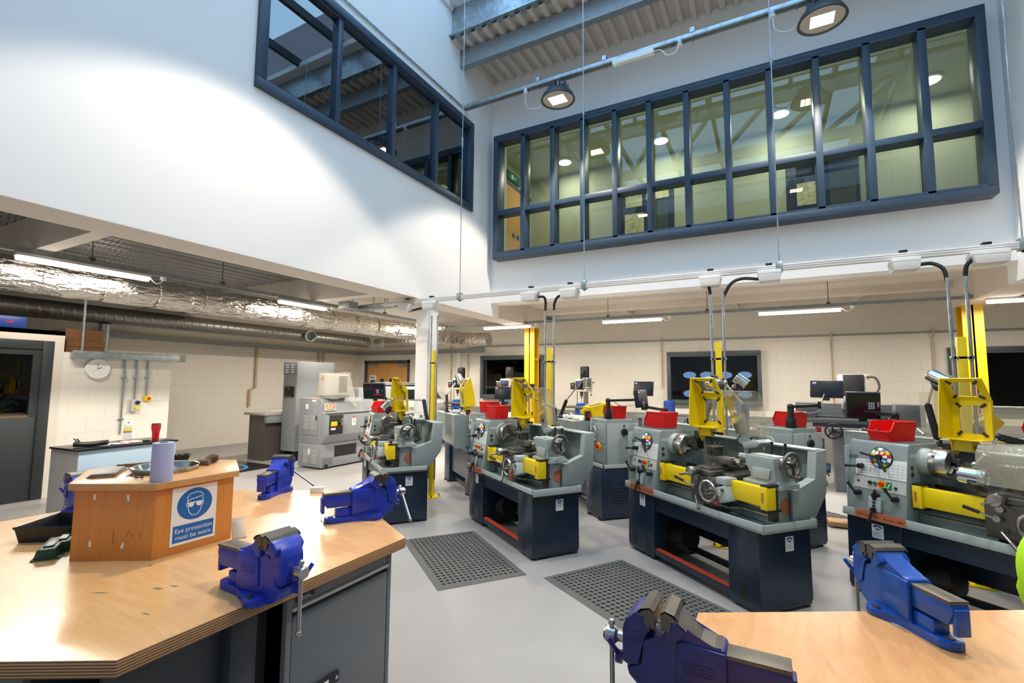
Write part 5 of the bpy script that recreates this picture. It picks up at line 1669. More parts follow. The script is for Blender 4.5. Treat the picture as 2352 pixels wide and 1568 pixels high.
b.build('safety_sign', bx)

PZ = BZ + .3255
t = thing('paper_roll', 'pale blue paper towel roll standing on the beech box', 'paper roll', (-2.362, 1.16, PZ))
b = MB(); b.lathe([(.0165, 0), (.041, 0), (.0415, .003), (.0415, .145), (.041, .148), (.0165, .148), (.0165, 0)], (0, 0, 0), (0, 0, 1), 'blue_roll', 40); b.ring((0, 0, .035), (0, 0, 1), .0415, .0008, 'blue_roll', 40, 4); b.build('roll', t); t.scale = (1, 1, 1.12)
b = MB(); b.lathe([(.0165, .001), (.0165, .149), (.0148, .149), (.0148, .001)], (0, 0, 0), (0, 0, 1), 'card_brown', 24); b.build('core', t)
t = thing('tin_dish', 'shiny round tin dish on the beech box behind the paper roll', 'dish', (-2.62, 1.30, PZ))
b = MB(); b.lathe([(0, .001), (.125, .001), (.138, .022), (.142, .024), (.143, .022), (.14, .019), (.128, 0), (.0, 0)], (0, 0, 0), (0, 0, 1), 'tin', 48); b.build('bowl', t)


def brush(loc, rz, label, L, hm, bm, flip=0):
    t = thing('bench_brush', label, 'brush', loc, rz)
    b = MB(); b.prism([(0, -.008), (L * .3, -.012), (L * .5, -.012), (L * .55, -.02), (L, -.022), (L, .022), (L * .55, .02), (L * .5, .012), (L * .3, .012), (0, .008)], 'z', .012, .026, hm, .004); b.cyl((.02, 0, .011), (.02, 0, .0265), .005, 'white', n=10); b.build('handle', t)
    b = MB()
    for k in range(260):
        x = L * .55 + random.random() * L * .45; y = random.uniform(-.02, .02)
        dx, dy, dz = random.uniform(-.012, .014), random.uniform(-.012, .012), random.uniform(.02, .036)
        b.tube([(x, y, .024), (x + dx * .5, y + dy * .4, .024 + dz * .6), (x + dx, y + dy, .024 + dz)], .0012, bm, 3)
    o = b.build('bristles', t); o['kind'] = 'stuff'
    return t


brush((-2.91, 1.22, PZ - .0118), R(66), 'flat wooden-handled bench brush with dark bristles behind the tin dish', .3, 'handle_wood', 'bristle_dark')
t = thing('hand_brush', 'short round-headed brush with brown bristles on the far corner of the beech box', 'brush', (-2.60, 1.47, PZ), R(122))
b = MB(); b.cyl((0, -.03, .016), (0, .03, .016), .015, 'handle_wood', n=14); b.cyl((-.01, .0, .016), (.03, .0, .02), .011, 'handle_wood', n=12); b.build('handle', t)
b = MB()
for k in range(300):
    a = random.random() * 2 * PI; r = .02 * math.sqrt(random.random())
    b.tube([(.022, r * .6 * math.cos(a), .02 + r * .6 * math.sin(a)), (.05, r * math.cos(a), .022 + r * math.sin(a)), (.085 + random.random() * .02, 1.5 * r * math.cos(a), max(.002, .022 + 1.2 * r * math.sin(a)))], .0012, 'bristle', 3)
o = b.build('bristles', t); o['kind'] = 'stuff'
for k in range(3):
    t = thing('metal_plate', ['bottom grey steel plate of the stack on the left corner of the beech box', 'middle grey steel plate of the stack on the beech box, slightly skewed', 'top grey steel plate of the stack on the beech box, with a small round mark'][k], 'metal plate', (-2.745, 1.12, PZ + .0005 + k * .0058), R(-40 + 4 * k), group='stack of steel plates')
    b = MB(); b.box(-.105, .105, -.045, .045, 0, .0052, 'plate_grey', .001); b.build('plate', t)
    if k == 2:
        b = MB(); b.cyl((.06, -.005, .0052), (.06, -.005, .0056), .016, 'cab_grey', n=20); b.build('round_mark', t)
t = thing('wire_coil', 'tangled black wire on the beech box in front of the tin dish', 'wire', (-2.535, 1.135, PZ + .002))
b = MB(); b.tube(sm([(-.05, -.01, 0), (-.06, 0, .002), (-.03, .01, .004), (.02, .0, .002), (.05, .012, .006), (.0, .018, .008), (-.03, -.012, .006), (.03, -.014, .01), (.06, .0, .004), (.02, .02, .004), (-.02, .004, .01), (.05, -.012, .003)]), .002, 'black', 6); b.build('wire', t)
t = thing('metal_plate', 'single thin steel plate lying on the bench to the right of the beech box', 'metal plate', (-2.462, 1.588, BZ + .0005), R(-30.5))
b = MB(); b.box(-.2, .2, -.03, .03, 0, .003, 'plate_grey', .0008); b.build('plate', t)


def plastic_tray(loc, rz, label, w, d, h, m, rim):
    t = thing('plastic_tray', label, 'tray', loc, rz)
    k = .014
    b = MB()
    o = [(-w + k, -d + k, 0), (w - k, -d + k, 0), (w - k, d - k, 0), (-w + k, d - k, 0), (-w, -d, h), (w, -d, h), (w, d, h), (-w, d, h)]
    i = [(x * .965, y * .95, z + (.003 if z < .01 else 0)) for x, y, z in o]
    b.add(o + i, [(0, 1, 2, 3), (8, 11, 10, 9)] + [q for s in range(4) for q in ((s, (s + 1) % 4, 4 + (s + 1) % 4, 4 + s), (8 + s, 12 + s, 12 + (s + 1) % 4, 8 + (s + 1) % 4), (4 + s, 4 + (s + 1) % 4, 12 + (s + 1) % 4, 12 + s))], m)
    b.build('tray_body', t)
    b = MB()
    for s in range(4):
        a, c = Vector(o[4 + s]), Vector(o[4 + (s + 1) % 4])
        b.tube([a, c], rim, m, 6)
    b.build('rim', t)
    return t


plastic_tray((-3.06, 1.13, BZ), R(35), 'black rectangular plastic tray on the bench behind the beech box', .17, .13, .07, 'plastic_black', .007)
for k, (x, y) in enumerate(((-2.815, .965), (-2.885, 1.035))):
    t = thing('plastic_tray', ('front one of two upturned dark green plastic trays beside the beech box', 'rear one of two upturned dark green plastic trays, next to the black tray')[k], 'tray', (x, y, BZ), R(-30), 'upturned green trays')
    b = MB(); b.prism([(-.042, 0), (.042, 0), (.03, .045), (-.03, .045)], 'x', -.1, .1, 'plastic_green', .006); b.prism([(-.02, .045), (.02, .045), (.014, .051), (-.014, .051)], 'x', -.07, .07, 'plastic_green', .002); b.build('tray_body', t)
    b = MB(); b.box(-.106, .106, -.047, .047, 0, .007, 'plastic_green', .002); b.build('rim', t)
for i, (x, y) in enumerate(((-3.08, 1.1), (-3.0, 1.16))):
    t = thing('metal_offcut', ('paler small metal offcut lying inside the black tray', 'second small metal offcut lying inside the black tray beside a paler one')[i], 'offcut', (x, y, BZ + .004), .4 + i)
    b = MB(); b.prism([(-.03, -.012), (.03, -.015), (.02, .015), (-.025, .012)], 'z', 0, .012, ('steel', 'handle_wood')[i], .002); b.build('offcut', t)
for k in range(3):
    t = thing('white_block', ['lowest', 'middle', 'topmost'][k] + ' white plastic slip of the little stack on the bench between the vises', 'block', (-2.765, 2.335, BZ + .0005 + k * .0125), R(40 + 3 * k), group='stack of white slips')
    b = MB(); b.box(-.045, .045, -.015, .015, 0, .012, 'white', .003); b.build('slip', t)
t = thing('metal_shaving', 'curly metal shaving on the bench beside the right-hand blue vise', 'shaving', (-2.15, 1.86, BZ + .003))
b = MB(); b.tube(sm([(-.05, .03, 0), (-.03, .02, .003), (-.02, .01, 0), (.0, .01, .004), (.02, -.01, 0), (.03, -.01, .004), (.05, -.03, 0)]), .0016, 'iron', 5); b.build('curl', t)

# blue vise standing beyond the left bench, partly hidden by the box
V = make_vise('vise_blue', 'blue vise mostly hidden behind the left side of the beech box, on the bench edge', bar_ang=-80)
V.location = (-3.60, 1.33, BZ); V.rotation_euler = (0, 0, R(180))

# ---------------------------------------------------------------- hi-vis jacket on a stool back, right edge
t = thing('stool', 'dark stool behind the right bench, under the lime jacket', 'stool', (1.40, 3.30, 0), R(20))
b = MB(); b.lathe([(0, .34), (.16, .34), (.17, .36), (.16, .38), (0, .38)], (0, 0, 0), (0, 0, 1), 'black', 24); b.build('seat', t)
for a in range(4):
    c_, s_ = math.cos(PI / 4 + a * PI / 2), math.sin(PI / 4 + a * PI / 2)
    b = MB(); b.tube([(c_ * .11, s_ * .11, .34), (c_ * .2, s_ * .2, 0)], .014, 'cab_dark', 8); b.build('leg', t)
b = MB(); b.tube([(-.14, .1, .36), (-.18, .13, .98), (.18, .13, .98), (.14, .1, .36)], .012, 'cab_dark', 8); b.build('back', t)
j = thing('hi_vis_jacket', 'lime high-visibility jacket with grey edging, cut by the right edge', 'jacket', (1.40, 3.30, 0), R(20))
b = MB()
nu, nv = 28, 20
vs = []
for i in range(nu + 1):
    a = -PI + 2 * PI * i / nu
    for k in range(nv + 1):
        v = k / nv
        z = 1.03 - .62 * v
        rx = .17 + .17 * math.sin(min(1, v * 1.15) * PI * .5) - (.13 * max(0, v - .6) / .4) + .012 * math.sin(7 * a + 3 * v)
        ry = .06 + .12 * math.sin(min(1, v * 1.15) * PI * .5) + .008 * math.sin(9 * a)
        vs.append((rx * math.cos(a), .1 + ry * math.sin(a), z))
b.add(vs, [(i * (nv + 1) + k, (i + 1) * (nv + 1) + k, (i + 1) * (nv + 1) + k + 1, i * (nv + 1) + k + 1) for i in range(nu) for k in range(nv)], 'lime')
bo = b.build('jacket_body', j, smooth=70)
b = MB(); b.tube([vs[i * (nv + 1) + nv] for i in range(nu)], .012, 'edge_grey', 6, True); b.build('hem_edging', j)
b = MB()
for s in (-1,):
    b.tube(sm([(s * .2, .06, .98), (s * .33, .02, .86), (s * .36, -.02, .72), (s * .31, -.06, .55)]), .055, 'lime', 12)
b.build('sleeve', j)
b = MB(); b.tube(sm([(-.31, -.02, .66), (-.3, -.05, .52), (-.26, -.05, .36), (-.2, -.02, .25)]), .06, 'cloth_navy', 12); b.build('lining', j)
# ================================================================ CNC lathes on the left
t = thing('cnc_lathe', 'big grey CNC lathe with its control screen wrapped in clear plastic', 'machine', (-7.33, 6.25, 0))
# local: front faces +x, length along +y, left end at y = 0
b = MB()
b.prism([(-.64, .03), (0, .03), (0, .46), (-.64, .46)], 'y', 0, 2.2, 'cnc_grey', .006)
b.build('base_casting', t)
b = MB()
b.prism([(-.66, .46), (-.02, .46), (.1, .62), (.1, 1.02), (-.02, 1.04), (-.04, 1.24), (-.1, 1.31), (-.66, 1.31)], 'y', 0, 1.05, 'cnc_grey', .008)
hb = b.build('headstock_body', t)
b = MB(); b.box(.0, .11, .01, 2.1, 1.02, 1.035, 'cab_dark', .003); b.build('ledge_mat', hb)
b = MB(); b.prism([(-.6, .46), (-.02, .46), (.1, .62), (.1, 1.0), (.02, 1.02), (-.2, 1.02), (-.2, 1.5), (-.6, 1.5)], 'y', 1.06, 2.25, 'cnc_grey', .008); b.build('slide_body', t)
b = MB(); b.T = frame((-.56, -.001, .63), (1, 0, 0), (0, 0, 1))
b.box(0, .44, 0, .62, 0, .012, 'cnc_grey', .004)
for c in (0, 1):
    for k in range(10):
        b.box(.06 + c * .17, .19 + c * .17, .1 + k * .026, .112 + k * .026, .01, .022, 'cnc_light', .003)
dr = b.build('electrical_door', t)
b = MB(); b.T = frame((-.56, -.001, .63), (1, 0, 0), (0, 0, 1)); b.box(.395, .42, .28, .36, .012, .02, 'black'); b.box(.1, .17, .48, .59, .012, .014, 'white'); b.box(.1, .17, .575, .59, .0135, .0155, 'orange_plate'); b.strip([(.12, .55), (.135, .53), (.135, .5)], .008, 'black', .0148); b.build('door_latch_and_label', dr)
b = MB(); b.T = frame((-.2, -.001, 1.27), (1, 0, 0), (0, 0, 1)); b.box(-.1, 0, -.02, .04, 0, .003, 'white'); b.box(-.1, 0, .02, .04, .003, .005, 'orange_plate'); b.build('warning_label', hb)
b = MB(); b.T = frame((-.015, .04, 1.09), (0, 1, 0), (-.06, 0, 1)); b.box(0, .28, -.01, .13, 0.0, .006, 'cream_metal'); b.text('XYZ', .105, 'red_plate', .14, .045, .007, 'c', 1.25); b.text('Machine Tools', .034, 'black', .14, .008, .007, 'c'); b.build('maker_plate', hb)
b = MB(); b.T = frame((.1, .07, .64), (0, 1, 0), (0, 0, 1)); b.box(0, .32, 0, .36, 0, .012, 'black', .004); b.box(.03, .18, .16, .24, .012, .014, 'yellow'); b.box(.03, .15, .135, .152, .012, .014, 'red_dark'); b.box(.03, .14, .085, .12, .012, .014, 'white'); pn = b.build('isolator_panel', t)
b = MB(); b.T = frame((.1, .07, .64), (0, 1, 0), (0, 0, 1)); b.cyl((.24, .24, .012), (.24, .24, .06), .035, 'steel', n=16); b.box(.225, .255, .17, .3, .05, .08, 'steel', .006); b.build('rotary_switch', pn)
b = MB(); b.T = frame((.1, .62, .78), (0, 1, 0), (0, 0, 1)); b.box(0, .1, 0, .17, 0, .003, 'white'); b.box(0, .1, .14, .17, .003, .005, 'orange_plate'); b.strip([(.03, .12), (.06, .08), (.05, .04)], .012, 'black', .004); b.build('hazard_label', hb)
b = MB(); b.T = frame((-.0, 0, 0), (0, 1, 0), (0, 0, 1))
b.box(.3, .85, .2, .41, -.02, .002, 'black'); b.cyl((1.15, .36, -.01), (1.15, .36, .002), .04, 'black', n=18)
b.build('chip_opening', t)
for y0 in (.03, .95):
    b = MB(); b.T = frame((0, 0, 0), (0, 1, 0), (0, 0, 1)); b.box(y0, y0 + .24, .05, .2, -.01, .0015, 'cab_grey'); b.cyl((y0 + .08, .06, .002), (y0 + .08, .06, .03), .03, 'black', n=12); b.build('jack_pocket', t)
b = MB(); b.T = frame((-.56, -.001, .06), (1, 0, 0), (0, 0, 1)); b.box(0, .5, 0, .38, -.004, .006, 'cnc_grey', .003)
for c in (0, 1):
    for k in range(7):
        b.box(.08 + c * .23, .2 + c * .23, .05 + k * .035, .064 + k * .035, .004, .014, 'cnc_light', .003)
b.box(.21, .25, .2, .33, .006, .008, 'white'); b.box(.21, .25, .31, .33, .0075, .009, 'orange_plate'); b.build('lower_door', t)
# wrapped control
b = MB(); b.box(-.3, .02, .12, .62, 1.32, 1.36, 'black', .006); b.box(-.25, -.05, .25, .5, 1.312, 1.325, 'black'); sw = b.build('control_base', t)
b = MB(); b.box(-.26, .0, .1, .6, 1.365, 1.78, 'cnc_light', .02); b.box(.0, .01, .36, .56, 1.42, 1.74, 'cab_dark', .003); b.box(-.2, -.12, .098, .102, 1.66, 1.72, 'red_plate'); b.build('control_screen', sw)
b = MB()
vs, N1, N2 = [], 20, 9
for i in range(N1):
    a = 2 * PI * i / N1
    for k in range(N2):
        v = k / (N2 - 1)
        ex = .18 + .03 * math.sin(5 * a + 4 * v) * v
        q = max(abs(math.cos(a)) / 1.0, abs(math.sin(a)))
        x = -.13 + (ex + .02 * v) * math.cos(a) / q * .9
        y = .37 + (.30 + .03 * v + (.14 * v * v if math.sin(a) > .3 else 0)) * math.sin(a) / q
        z = 1.81 - .5 * v - (.18 * v * v if math.sin(a) > .5 and math.cos(a) > -.2 else 0) + .015 * math.sin(4 * a)
        vs.append((x, y, z))
fs = [(i * N2 + k, ((i + 1) % N1) * N2 + k, ((i + 1) % N1) * N2 + k + 1, i * N2 + k + 1) for i in range(N1) for k in range(N2 - 1)] + [tuple(i * N2 for i in range(N1))]
b.add(vs, fs, 'poly_bag'); b.build('plastic_wrap', sw, smooth=75)
b = MB(); b.cyl((-.1, .62, 1.8), (-.1, .68, 1.83), .022, 'black', n=12); b.build('knob', sw)
t = thing('electrical_cabinet', 'tall narrow grey electrical cabinet with vents behind the CNC lathe', 'cabinet', (-8.55, 6.6, 0))
b = MB(); b.box(-.42, 0, 0, .95, .2, 2.04, 'cnc_grey', .006); b.box(-.4, -.35, .05, .9, 0, .2, 'black'); b.box(-.1, -.05, .05, .9, 0, .2, 'black'); b.build('cabinet_body', t)
b = MB(); b.T = frame((-.42, -.001, .2), (1, 0, 0), (0, 0, 1)); b.box(.0, .42, 1.56, 1.83, 0, .008, 'cnc_grey', .003)
for c in (0, 1):
    for k in range(4):
        b.box(.07 + c * .17, .16 + c * .17, 1.61 + k * .048, 1.63 + k * .048, .006, .02, 'white', .004)
b.build('vent_panel', t)
b = MB(); b.T = frame((-.42, -.001, .2), (1, 0, 0), (0, 0, 1)); b.box(.08, .36, 1.1, 1.32, 0, .03, 'black', .008); b.box(.14, .3, 1.105, 1.12, .03, .032, 'red'); b.box(.18, .26, 1.26, 1.3, .03, .032, 'red_dark'); b.build('drive_display', t)

t = thing('cnc_lathe', 'pale grey CNC lathe with sloping hood and window beyond the wrapped one', 'machine', (-7.75, 8.55, 0))
b = MB(); b.prism([(-.8, 0), (0, 0), (0, .95), (-.8, .95)], 'y', 0, 2.3, 'cnc_grey', .008); b.build('base_casting', t)
b = MB(); b.prism([(-.8, .95), (.06, .95), (.06, 1.2), (-.02, 1.27), (-.28, 1.66), (-.8, 1.7)], 'y', .0, 2.3, 'cnc_light', .012); hd = b.build('hood', t)
b = MB(); b.T = frame((-.02, 0, 1.28), (0, 1, 0), (-.26, 0, .39)); b.prism([(.25, .05), (2.0, .05), (1.9, .36), (.35, .36)], 'z', .001, .012, 'screen_dark', .003); b.box(1.86, 1.98, .3, .36, .012, .02, 'orange_plate'); b.box(.2, .28, .01, .05, .012, .05, 'yellow'); b.build('hood_window', hd)
b = MB(); b.box(-.8, -.35, .2, 2.1, 1.7, 1.78, 'galv_dull', .01); b.build('top_rail', hd)
b = MB(); b.T = frame((.061, .15, 1.03), (0, 1, 0), (0, 0, 1)); b.text('XYZ', .13, 'red_plate', 0, 0, .002, sx=1.2); b.text('PROTURN', .13, 'iron', .42, 0, .002, sx=1.0); b.box(1.9, 2.15, -.02, .14, 0, .003, 'white'); b.box(1.9, 2.15, .02, .05, .003, .005, 'red_plate'); b.build('maker_lettering', hd)
t.scale = (1, 1, .91)

# ---------------------------------------------------------------- desk, mat, counter
t = thing('desk', 'brown-sided desk with a pale top beside the tall grey cabinet', 'desk', (-9.65, 6.34, 0))
b = MB(); b.box(-.08, .64, -.08, 1.5, .925, .975, 'desk_top', .004); b.build('desktop', t)
b = MB(); b.box(0, .52, 0, .04, 0, .925, 'desk_brown'); b.box(.48, .52, .04, .6, 0, .78, 'desk_brown') ; b.box(0, .04, .04, 1.4, 0, .925, 'desk_brown'); b.build('side_panel', t)
b = MB(); b.box(.52, .625, -.02, 1.4, .77, .92, 'cnc_grey', .004); b.build('drawer', t)
b = MB(); b.box(.55, .6, 1.35, 1.4, 0, .925, 'desk_brown'); b.build('leg', t)
t = thing('paper_sheet', 'white paper lying on the pale desk top', 'paper', (-9.35, 6.8, .9755), .2)
b = MB(); b.box(-.2, .25, -.2, .3, 0, .003, 'white'); b.build('sheet', t)
t = thing('crate', 'low dark crate on the floor under the desk behind the tall cabinet', 'crate', (-8.75, 7.7, 0))
b = MB(); b.box(-.25, .3, 0, .5, 0, .35, 'plastic_black', .01); b.build('crate_body', t)
t = thing('floor_mat', 'black entrance mat with a blue oval logo in front of the desk', 'mat', (-9.1, 5.55, 0), R(0))
b = MB(); b.box(-.75, .75, -.6, .55, .001, .01, 'plastic_black', .002); b.build('mat_base', t)
b = MB(); b.T = Matrix.Translation((.1, -.05, .0105)); b.strip([(.42 * math.cos(2 * PI * k / 36), .3 * math.sin(2 * PI * k / 36)) for k in range(36)], .06, 'key_blue', 0, True); b.strip([(-.2, -.05), (-.05, .1), (.15, .02), (.25, .08)], .07, 'key_blue', .0002); b.build('logo', t)

t = thing('counter_unit', 'free-standing pale blue counter unit with a black top and grey end', 'counter', (-7.9, 2.62, 0), R(5))
b = MB(); b.box(0, .60, 0, 1.12, 0, .775, 'counter_blue', .003); b.box(-.003, .595, -.004, 0, 0, .775, 'counter_grey'); b.build('carcass', t)
b = MB(); b.box(-.02, .62, -.02, 1.14, .776, .80, 'black_gloss', .003); b.build('worktop', t)
CZ = .8005
t = thing('water_bottle', 'clear plastic water bottle with white cap on the black counter', 'bottle', (-7.55, 3.26, CZ))
b = MB(); b.lathe([(.0, 0), (.036, 0), (.038, .006), (.036, .09), (.034, .1), (.037, .11), (.037, .155), (.03, .17)], (0, 0, 0), (0, 0, 1), 'bottle_clear', 28); b.build('bottle_body', t, smooth=60)
b = MB(); b.lathe([(.0375, .13), (.0378, .131), (.0378, .15), (.0375, .151)], (0, 0, 0), (0, 0, 1), 'yellow', 28); b.lathe([(.0372, .113), (.0376, .114), (.0376, .12), (.0372, .121)], (0, 0, 0), (0, 0, 1), 'sticker_blue', 28); b.build('label_band', t)
b = MB(); b.lathe([(.033, .168), (.034, .17), (.034, .2), (.028, .206), (0, .207)], (0, 0, 0), (0, 0, 1), 'white_plastic', 24); b.cyl((0, 0, .206), (.012, 0, .216), .008, 'sticker_blue', n=10); b.build('cap', t); t.scale = (1.25,) * 3
t = thing('tumbler', 'tall red tumbler with a black lid on the far end of the counter', 'cup', (-7.6, 3.62, CZ))
b = MB(); b.lathe([(0, 0), (.028, 0), (.03, .01), (.034, .08), (.043, .125), (.043, .165), (.04, .168)], (0, 0, 0), (0, 0, 1), 'red_dark', 28); b.build('cup_body', t)
b = MB(); b.lathe([(.041, .166), (.043, .168), (.041, .176), (0, .177)], (0, 0, 0), (0, 0, 1), 'black', 24); b.build('lid', t); t.scale = (1.3,) * 3
t = thing('glasses_case', 'black open spectacle case with strap ends on the near end of the counter', 'case', (-7.5, 2.86, CZ), R(60))
b = MB(); b.tube(sm([(-.12, .0, .03), (-.06, -.01, .026), (0, 0, .024), (.06, .01, .028), (.12, 0, .034)]), .024, 'black', 12); b.tube(sm([(-.1, .01, .05), (-.13, .02, .08)]), .006, 'black', 6); b.tube(sm([(-.08, -.01, .05), (-.1, -.02, .08)]), .006, 'black', 6); b.build('case_body', t); t.scale = (1.35,) * 3
for i, (x, y, a) in enumerate(((-7.62, 3.02, .1), (-7.55, 3.14, .3), (-7.66, 3.36, -.1))):
    t = thing('paper_sheet', ['paper sheet on the counter beside the black case', 'paper sheet on the counter just before the water bottle', 'paper sheet on the counter between the bottle and the red tumbler'][i], 'paper', (x, y, CZ + .0015 * i), a)
    b = MB(); b.box(-.1, .12, -.1, .1, 0, .0012, 'white'); b.build('sheet', t)
t = thing('tape_roll', 'black roll of tape beside the red tumbler', 'tape', (-7.5, 3.47, CZ))
b = MB(); b.lathe([(.02, 0), (.045, 0), (.045, .02), (.02, .02), (.02, 0)], (0, 0, 0), (0, 0, 1), 'black', 24); b.build('roll', t)
for i, (x, y, a, m, n_) in enumerate(((-7.42, 3.08, .5, 'plastic_blue', 'blue pen on the counter papers'), (-7.40, 3.18, .9, 'red', 'red pen on the counter papers'), (-7.42, 3.24, -.4, 'plastic_blue', 'second blue pen near the foot of the water bottle'))):
    t = thing('pen', n_, 'pen', (x, y, CZ + .008), a)
    b = MB(); b.cyl((-.06, 0, 0), (.06, 0, 0), .005, m, n=8); b.cyl((.06, 0, 0), (.07, 0, 0), .004, 'black', r1=.001, n=8); b.build('barrel', t)
t = thing('spray_bottle', 'clear spray bottle with yellow trigger behind the glass of the grey door', 'bottle', (PX - .2, 2.35, 1.17))
b = MB(); b.lathe([(0, 0), (.036, 0), (.038, .01), (.036, .12), (.02, .16), (.014, .17)], (0, 0, 0), (0, 0, 1), 'bottle_clear', 24); b.build('bottle_body', t, smooth=60)
b = MB(); b.lathe([(.0372, .03), (.0382, .031), (.0375, .1), (.0365, .101)], (0, 0, 0), (0, 0, 1), 'cnc_light', 24); b.build('label_band', t)
b = MB(); b.cyl((0, 0, .168), (0, 0, .19), .015, 'yellow', n=14); b.prism([(-.02, .19), (.045, .2), (.045, .215), (-.02, .225), (-.03, .21)], 'y', -.012, .012, 'yellow', .003); b.tube([(.02, 0, .195), (.03, 0, .175), (.028, 0, .15)], .005, 'yellow', 6); b.build('trigger', t)

# ---------------------------------------------------------------- milling drills on stands along the back wall
def mill_drill(loc, rz, label, first=None):
    t = thing('milling_drill', label, 'drilling machine', loc, rz)
    b = MB(); b.box(-.25, .25, -.28, .25, 0, .75, 'navy', .01); b.box(-.3, .3, -.33, .3, .75, .79, 'cnc_light', .004); b.build('stand', t)
    b = MB(); b.prism([(-.22, -.26), (.22, -.26), (.22, .24), (-.22, .24)], 'z', .79, .86, 'cream_metal', .008); b.cyl((0, .12, .86), (0, .12, 1.62), .055, 'steel', n=22); b.cyl((0, .12, .86), (0, .12, .93), .085, 'cream_metal', n=22); b.build('column', t)
    b = MB(); b.box(-.3, .3, -.28, .02, 1.0, 1.05, 'steel_dark', .004); b.box(-.12, .12, -.22, .04, .86, 1.0, 'plastic_blue', .01); tb = b.build('work_table', t)
    b = MB(); b.box(-.1, .06, -.2, -.06, 1.05, 1.11, 'vise_azure', .006); b.cyl((.06, -.13, 1.08), (.16, -.13, 1.08), .012, 'steel', n=10); b.build('machine_vise', tb)
    b = MB(); b.box(-.12, .12, -.22, .2, 1.35, 1.62, 'cream_metal', .02); b.box(-.1, .1, -.24, -.22, 1.4, 1.58, 'black', .006); hd = b.build('head', t)
    b = MB(); b.lathe([(.09, 0), (.095, .01), (.095, .22), (.085, .25), (0, .255)], (0, .05, 1.64), (0, 0, 1), 'black', 26); b.box(-.04, .04, -.09, -.03, 1.7, 1.8, 'black', .006); b.cyl((0, .05, 1.6), (0, .05, 1.65), .1, 'iron', n=24); b.build('motor', hd)
    b = MB(); b.cyl((0, -.14, 1.35), (0, -.14, 1.26), .035, 'iron', n=18); b.cyl((0, -.14, 1.26), (0, -.14, 1.2), .02, 'steel_dark', r1=.012, n=14); b.cyl((0, -.14, 1.2), (0, -.14, 1.1), .006, 'steel', n=8); b.cyl((-.09, -.16, 1.42), (-.09, -.16, 1.12), .01, 'steel', n=8); b.build('quill', hd)
    b = MB(); b.cyl((.12, -.1, 1.45), (.18, -.1, 1.45), .035, 'steel_dark', n=16)
    for k in range(3):
        a = 2 * PI * k / 3 + .6
        e = Vector((.2, -.1 + .17 * math.cos(a), 1.45 + .17 * math.sin(a)))
        b.tube([(.17, -.1, 1.45), e], .007, 'steel', 8); b.ball(e, .017, 'black', 10)
    b.build('feed_handles', hd)
    b = MB(); b.box(-.25, -.14, -.16, -.04, 1.38, 1.56, 'cream_metal', .008); b.box(-.245, -.145, -.165, -.16, 1.4, 1.54, 'black'); b.cyl((-.195, -.165, 1.5), (-.195, -.175, 1.5), .014, 'green_led', n=10); b.cyl((-.195, -.165, 1.45), (-.195, -.178, 1.45), .016, 'red', n=10); b.build('switch_box', hd)
    b = MB(); b.cyl((.0, -.24, 1.47), (.0, -.29, 1.47), .035, 'black', n=18); b.cyl((-.02, -.242, 1.52), (-.02, -.25, 1.52), .04, 'plastic_blue', n=20); b.build('gear_knobs', hd)
    t.scale = (1.07,) * 3
    return t


m1 = mill_drill((-7.15, 10.5, 0), R(8), 'cream milling drill behind the raised yellow guard, left of the first far window')
c = copy_thing(m1, 'cream milling drill standing in front of the left far window', (-5.7, 10.5, 0), R(5))
c = copy_thing(m1, 'cream milling drill against the wall between the left and middle far windows', (-3.72, 10.5, 0), R(-2))

# ---------------------------------------------------------------- surface grinder and a red-topped neighbour
t = thing('surface_grinder', 'dark grey surface grinder with a tall column and black handwheel behind the right-hand lathes', 'machine', (1.2, 9.35, 0), R(-4))
b = MB(); b.box(-.28, .5, -.35, .5, 0, .86, 'grinder_grey', .01); b.box(-.34, .56, -.4, .6, .86, .98, 'grinder_grey', .01); b.build('base', t)
b = MB(); b.box(-.85, .85, -.3, .02, 1.04, 1.12, 'grinder_grey', .006); b.box(-.62, .75, -.26, -.02, 1.12, 1.15, 'cab_dark', .003); b.box(-.75, .7, .02, .06, 1.1, 1.34, 'grinder_grey'); b.box(-.78, -.5, -.3, .06, 1.12, 1.36, 'grinder_grey', .01); b.box(.5, .85, -.3, .06, 1.12, 1.36, 'grinder_grey', .01); b.box(-.55, .6, -.28, .1, .98, 1.04, 'cab_dark'); b.build('table', t)
b = MB(); b.box(-.17, .25, .2, .6, .98, 1.82, 'grinder_light', .01); b.box(-.1, .18, .185, .2, 1.2, 1.815, 'black', .003)
for z in (1.5,):
    b.box(-.155, -.12, .19, .2, z, z + .02, 'red_plate'); b.box(.2, .235, .19, .2, z, z + .02, 'red_plate')
cl = b.build('column', t)
b = MB(); b.tube(sm([(.22, .2, 1.78), (.33, .16, 1.76), (.37, .14, 1.62), (.3, .1, 1.48), (.26, .08, 1.42)]), .018, 'iron', 10); b.tube(sm([(-.24, .0, 1.42), (-.23, .0, 1.5), (-.12, .0, 1.53), (.02, .0, 1.48), (.1, .0, 1.38)]), .014, 'black', 10); b.build('hoses', cl)
b = MB(); b.box(-.14, .2, -.2, .2, 1.26, 1.46, 'grinder_light', .01); b.cyl((-.02, -.21, 1.32), (-.02, -.26, 1.32), .11, 'grinder_grey', n=24); b.build('wheel_head', cl)
b = MB(); handwheel(b, (-.28, -.47, .93), (0, -1, 0), .11, 3, 'black', 'black', 1.2, .013); b.cyl((-.28, -.46, .93), (-.28, -.38, .93), .03, 'black', n=14); b.box(-.52, -.44, -.41, -.4, .9, .98, 'red_dark'); b.build('table_handwheel', t)
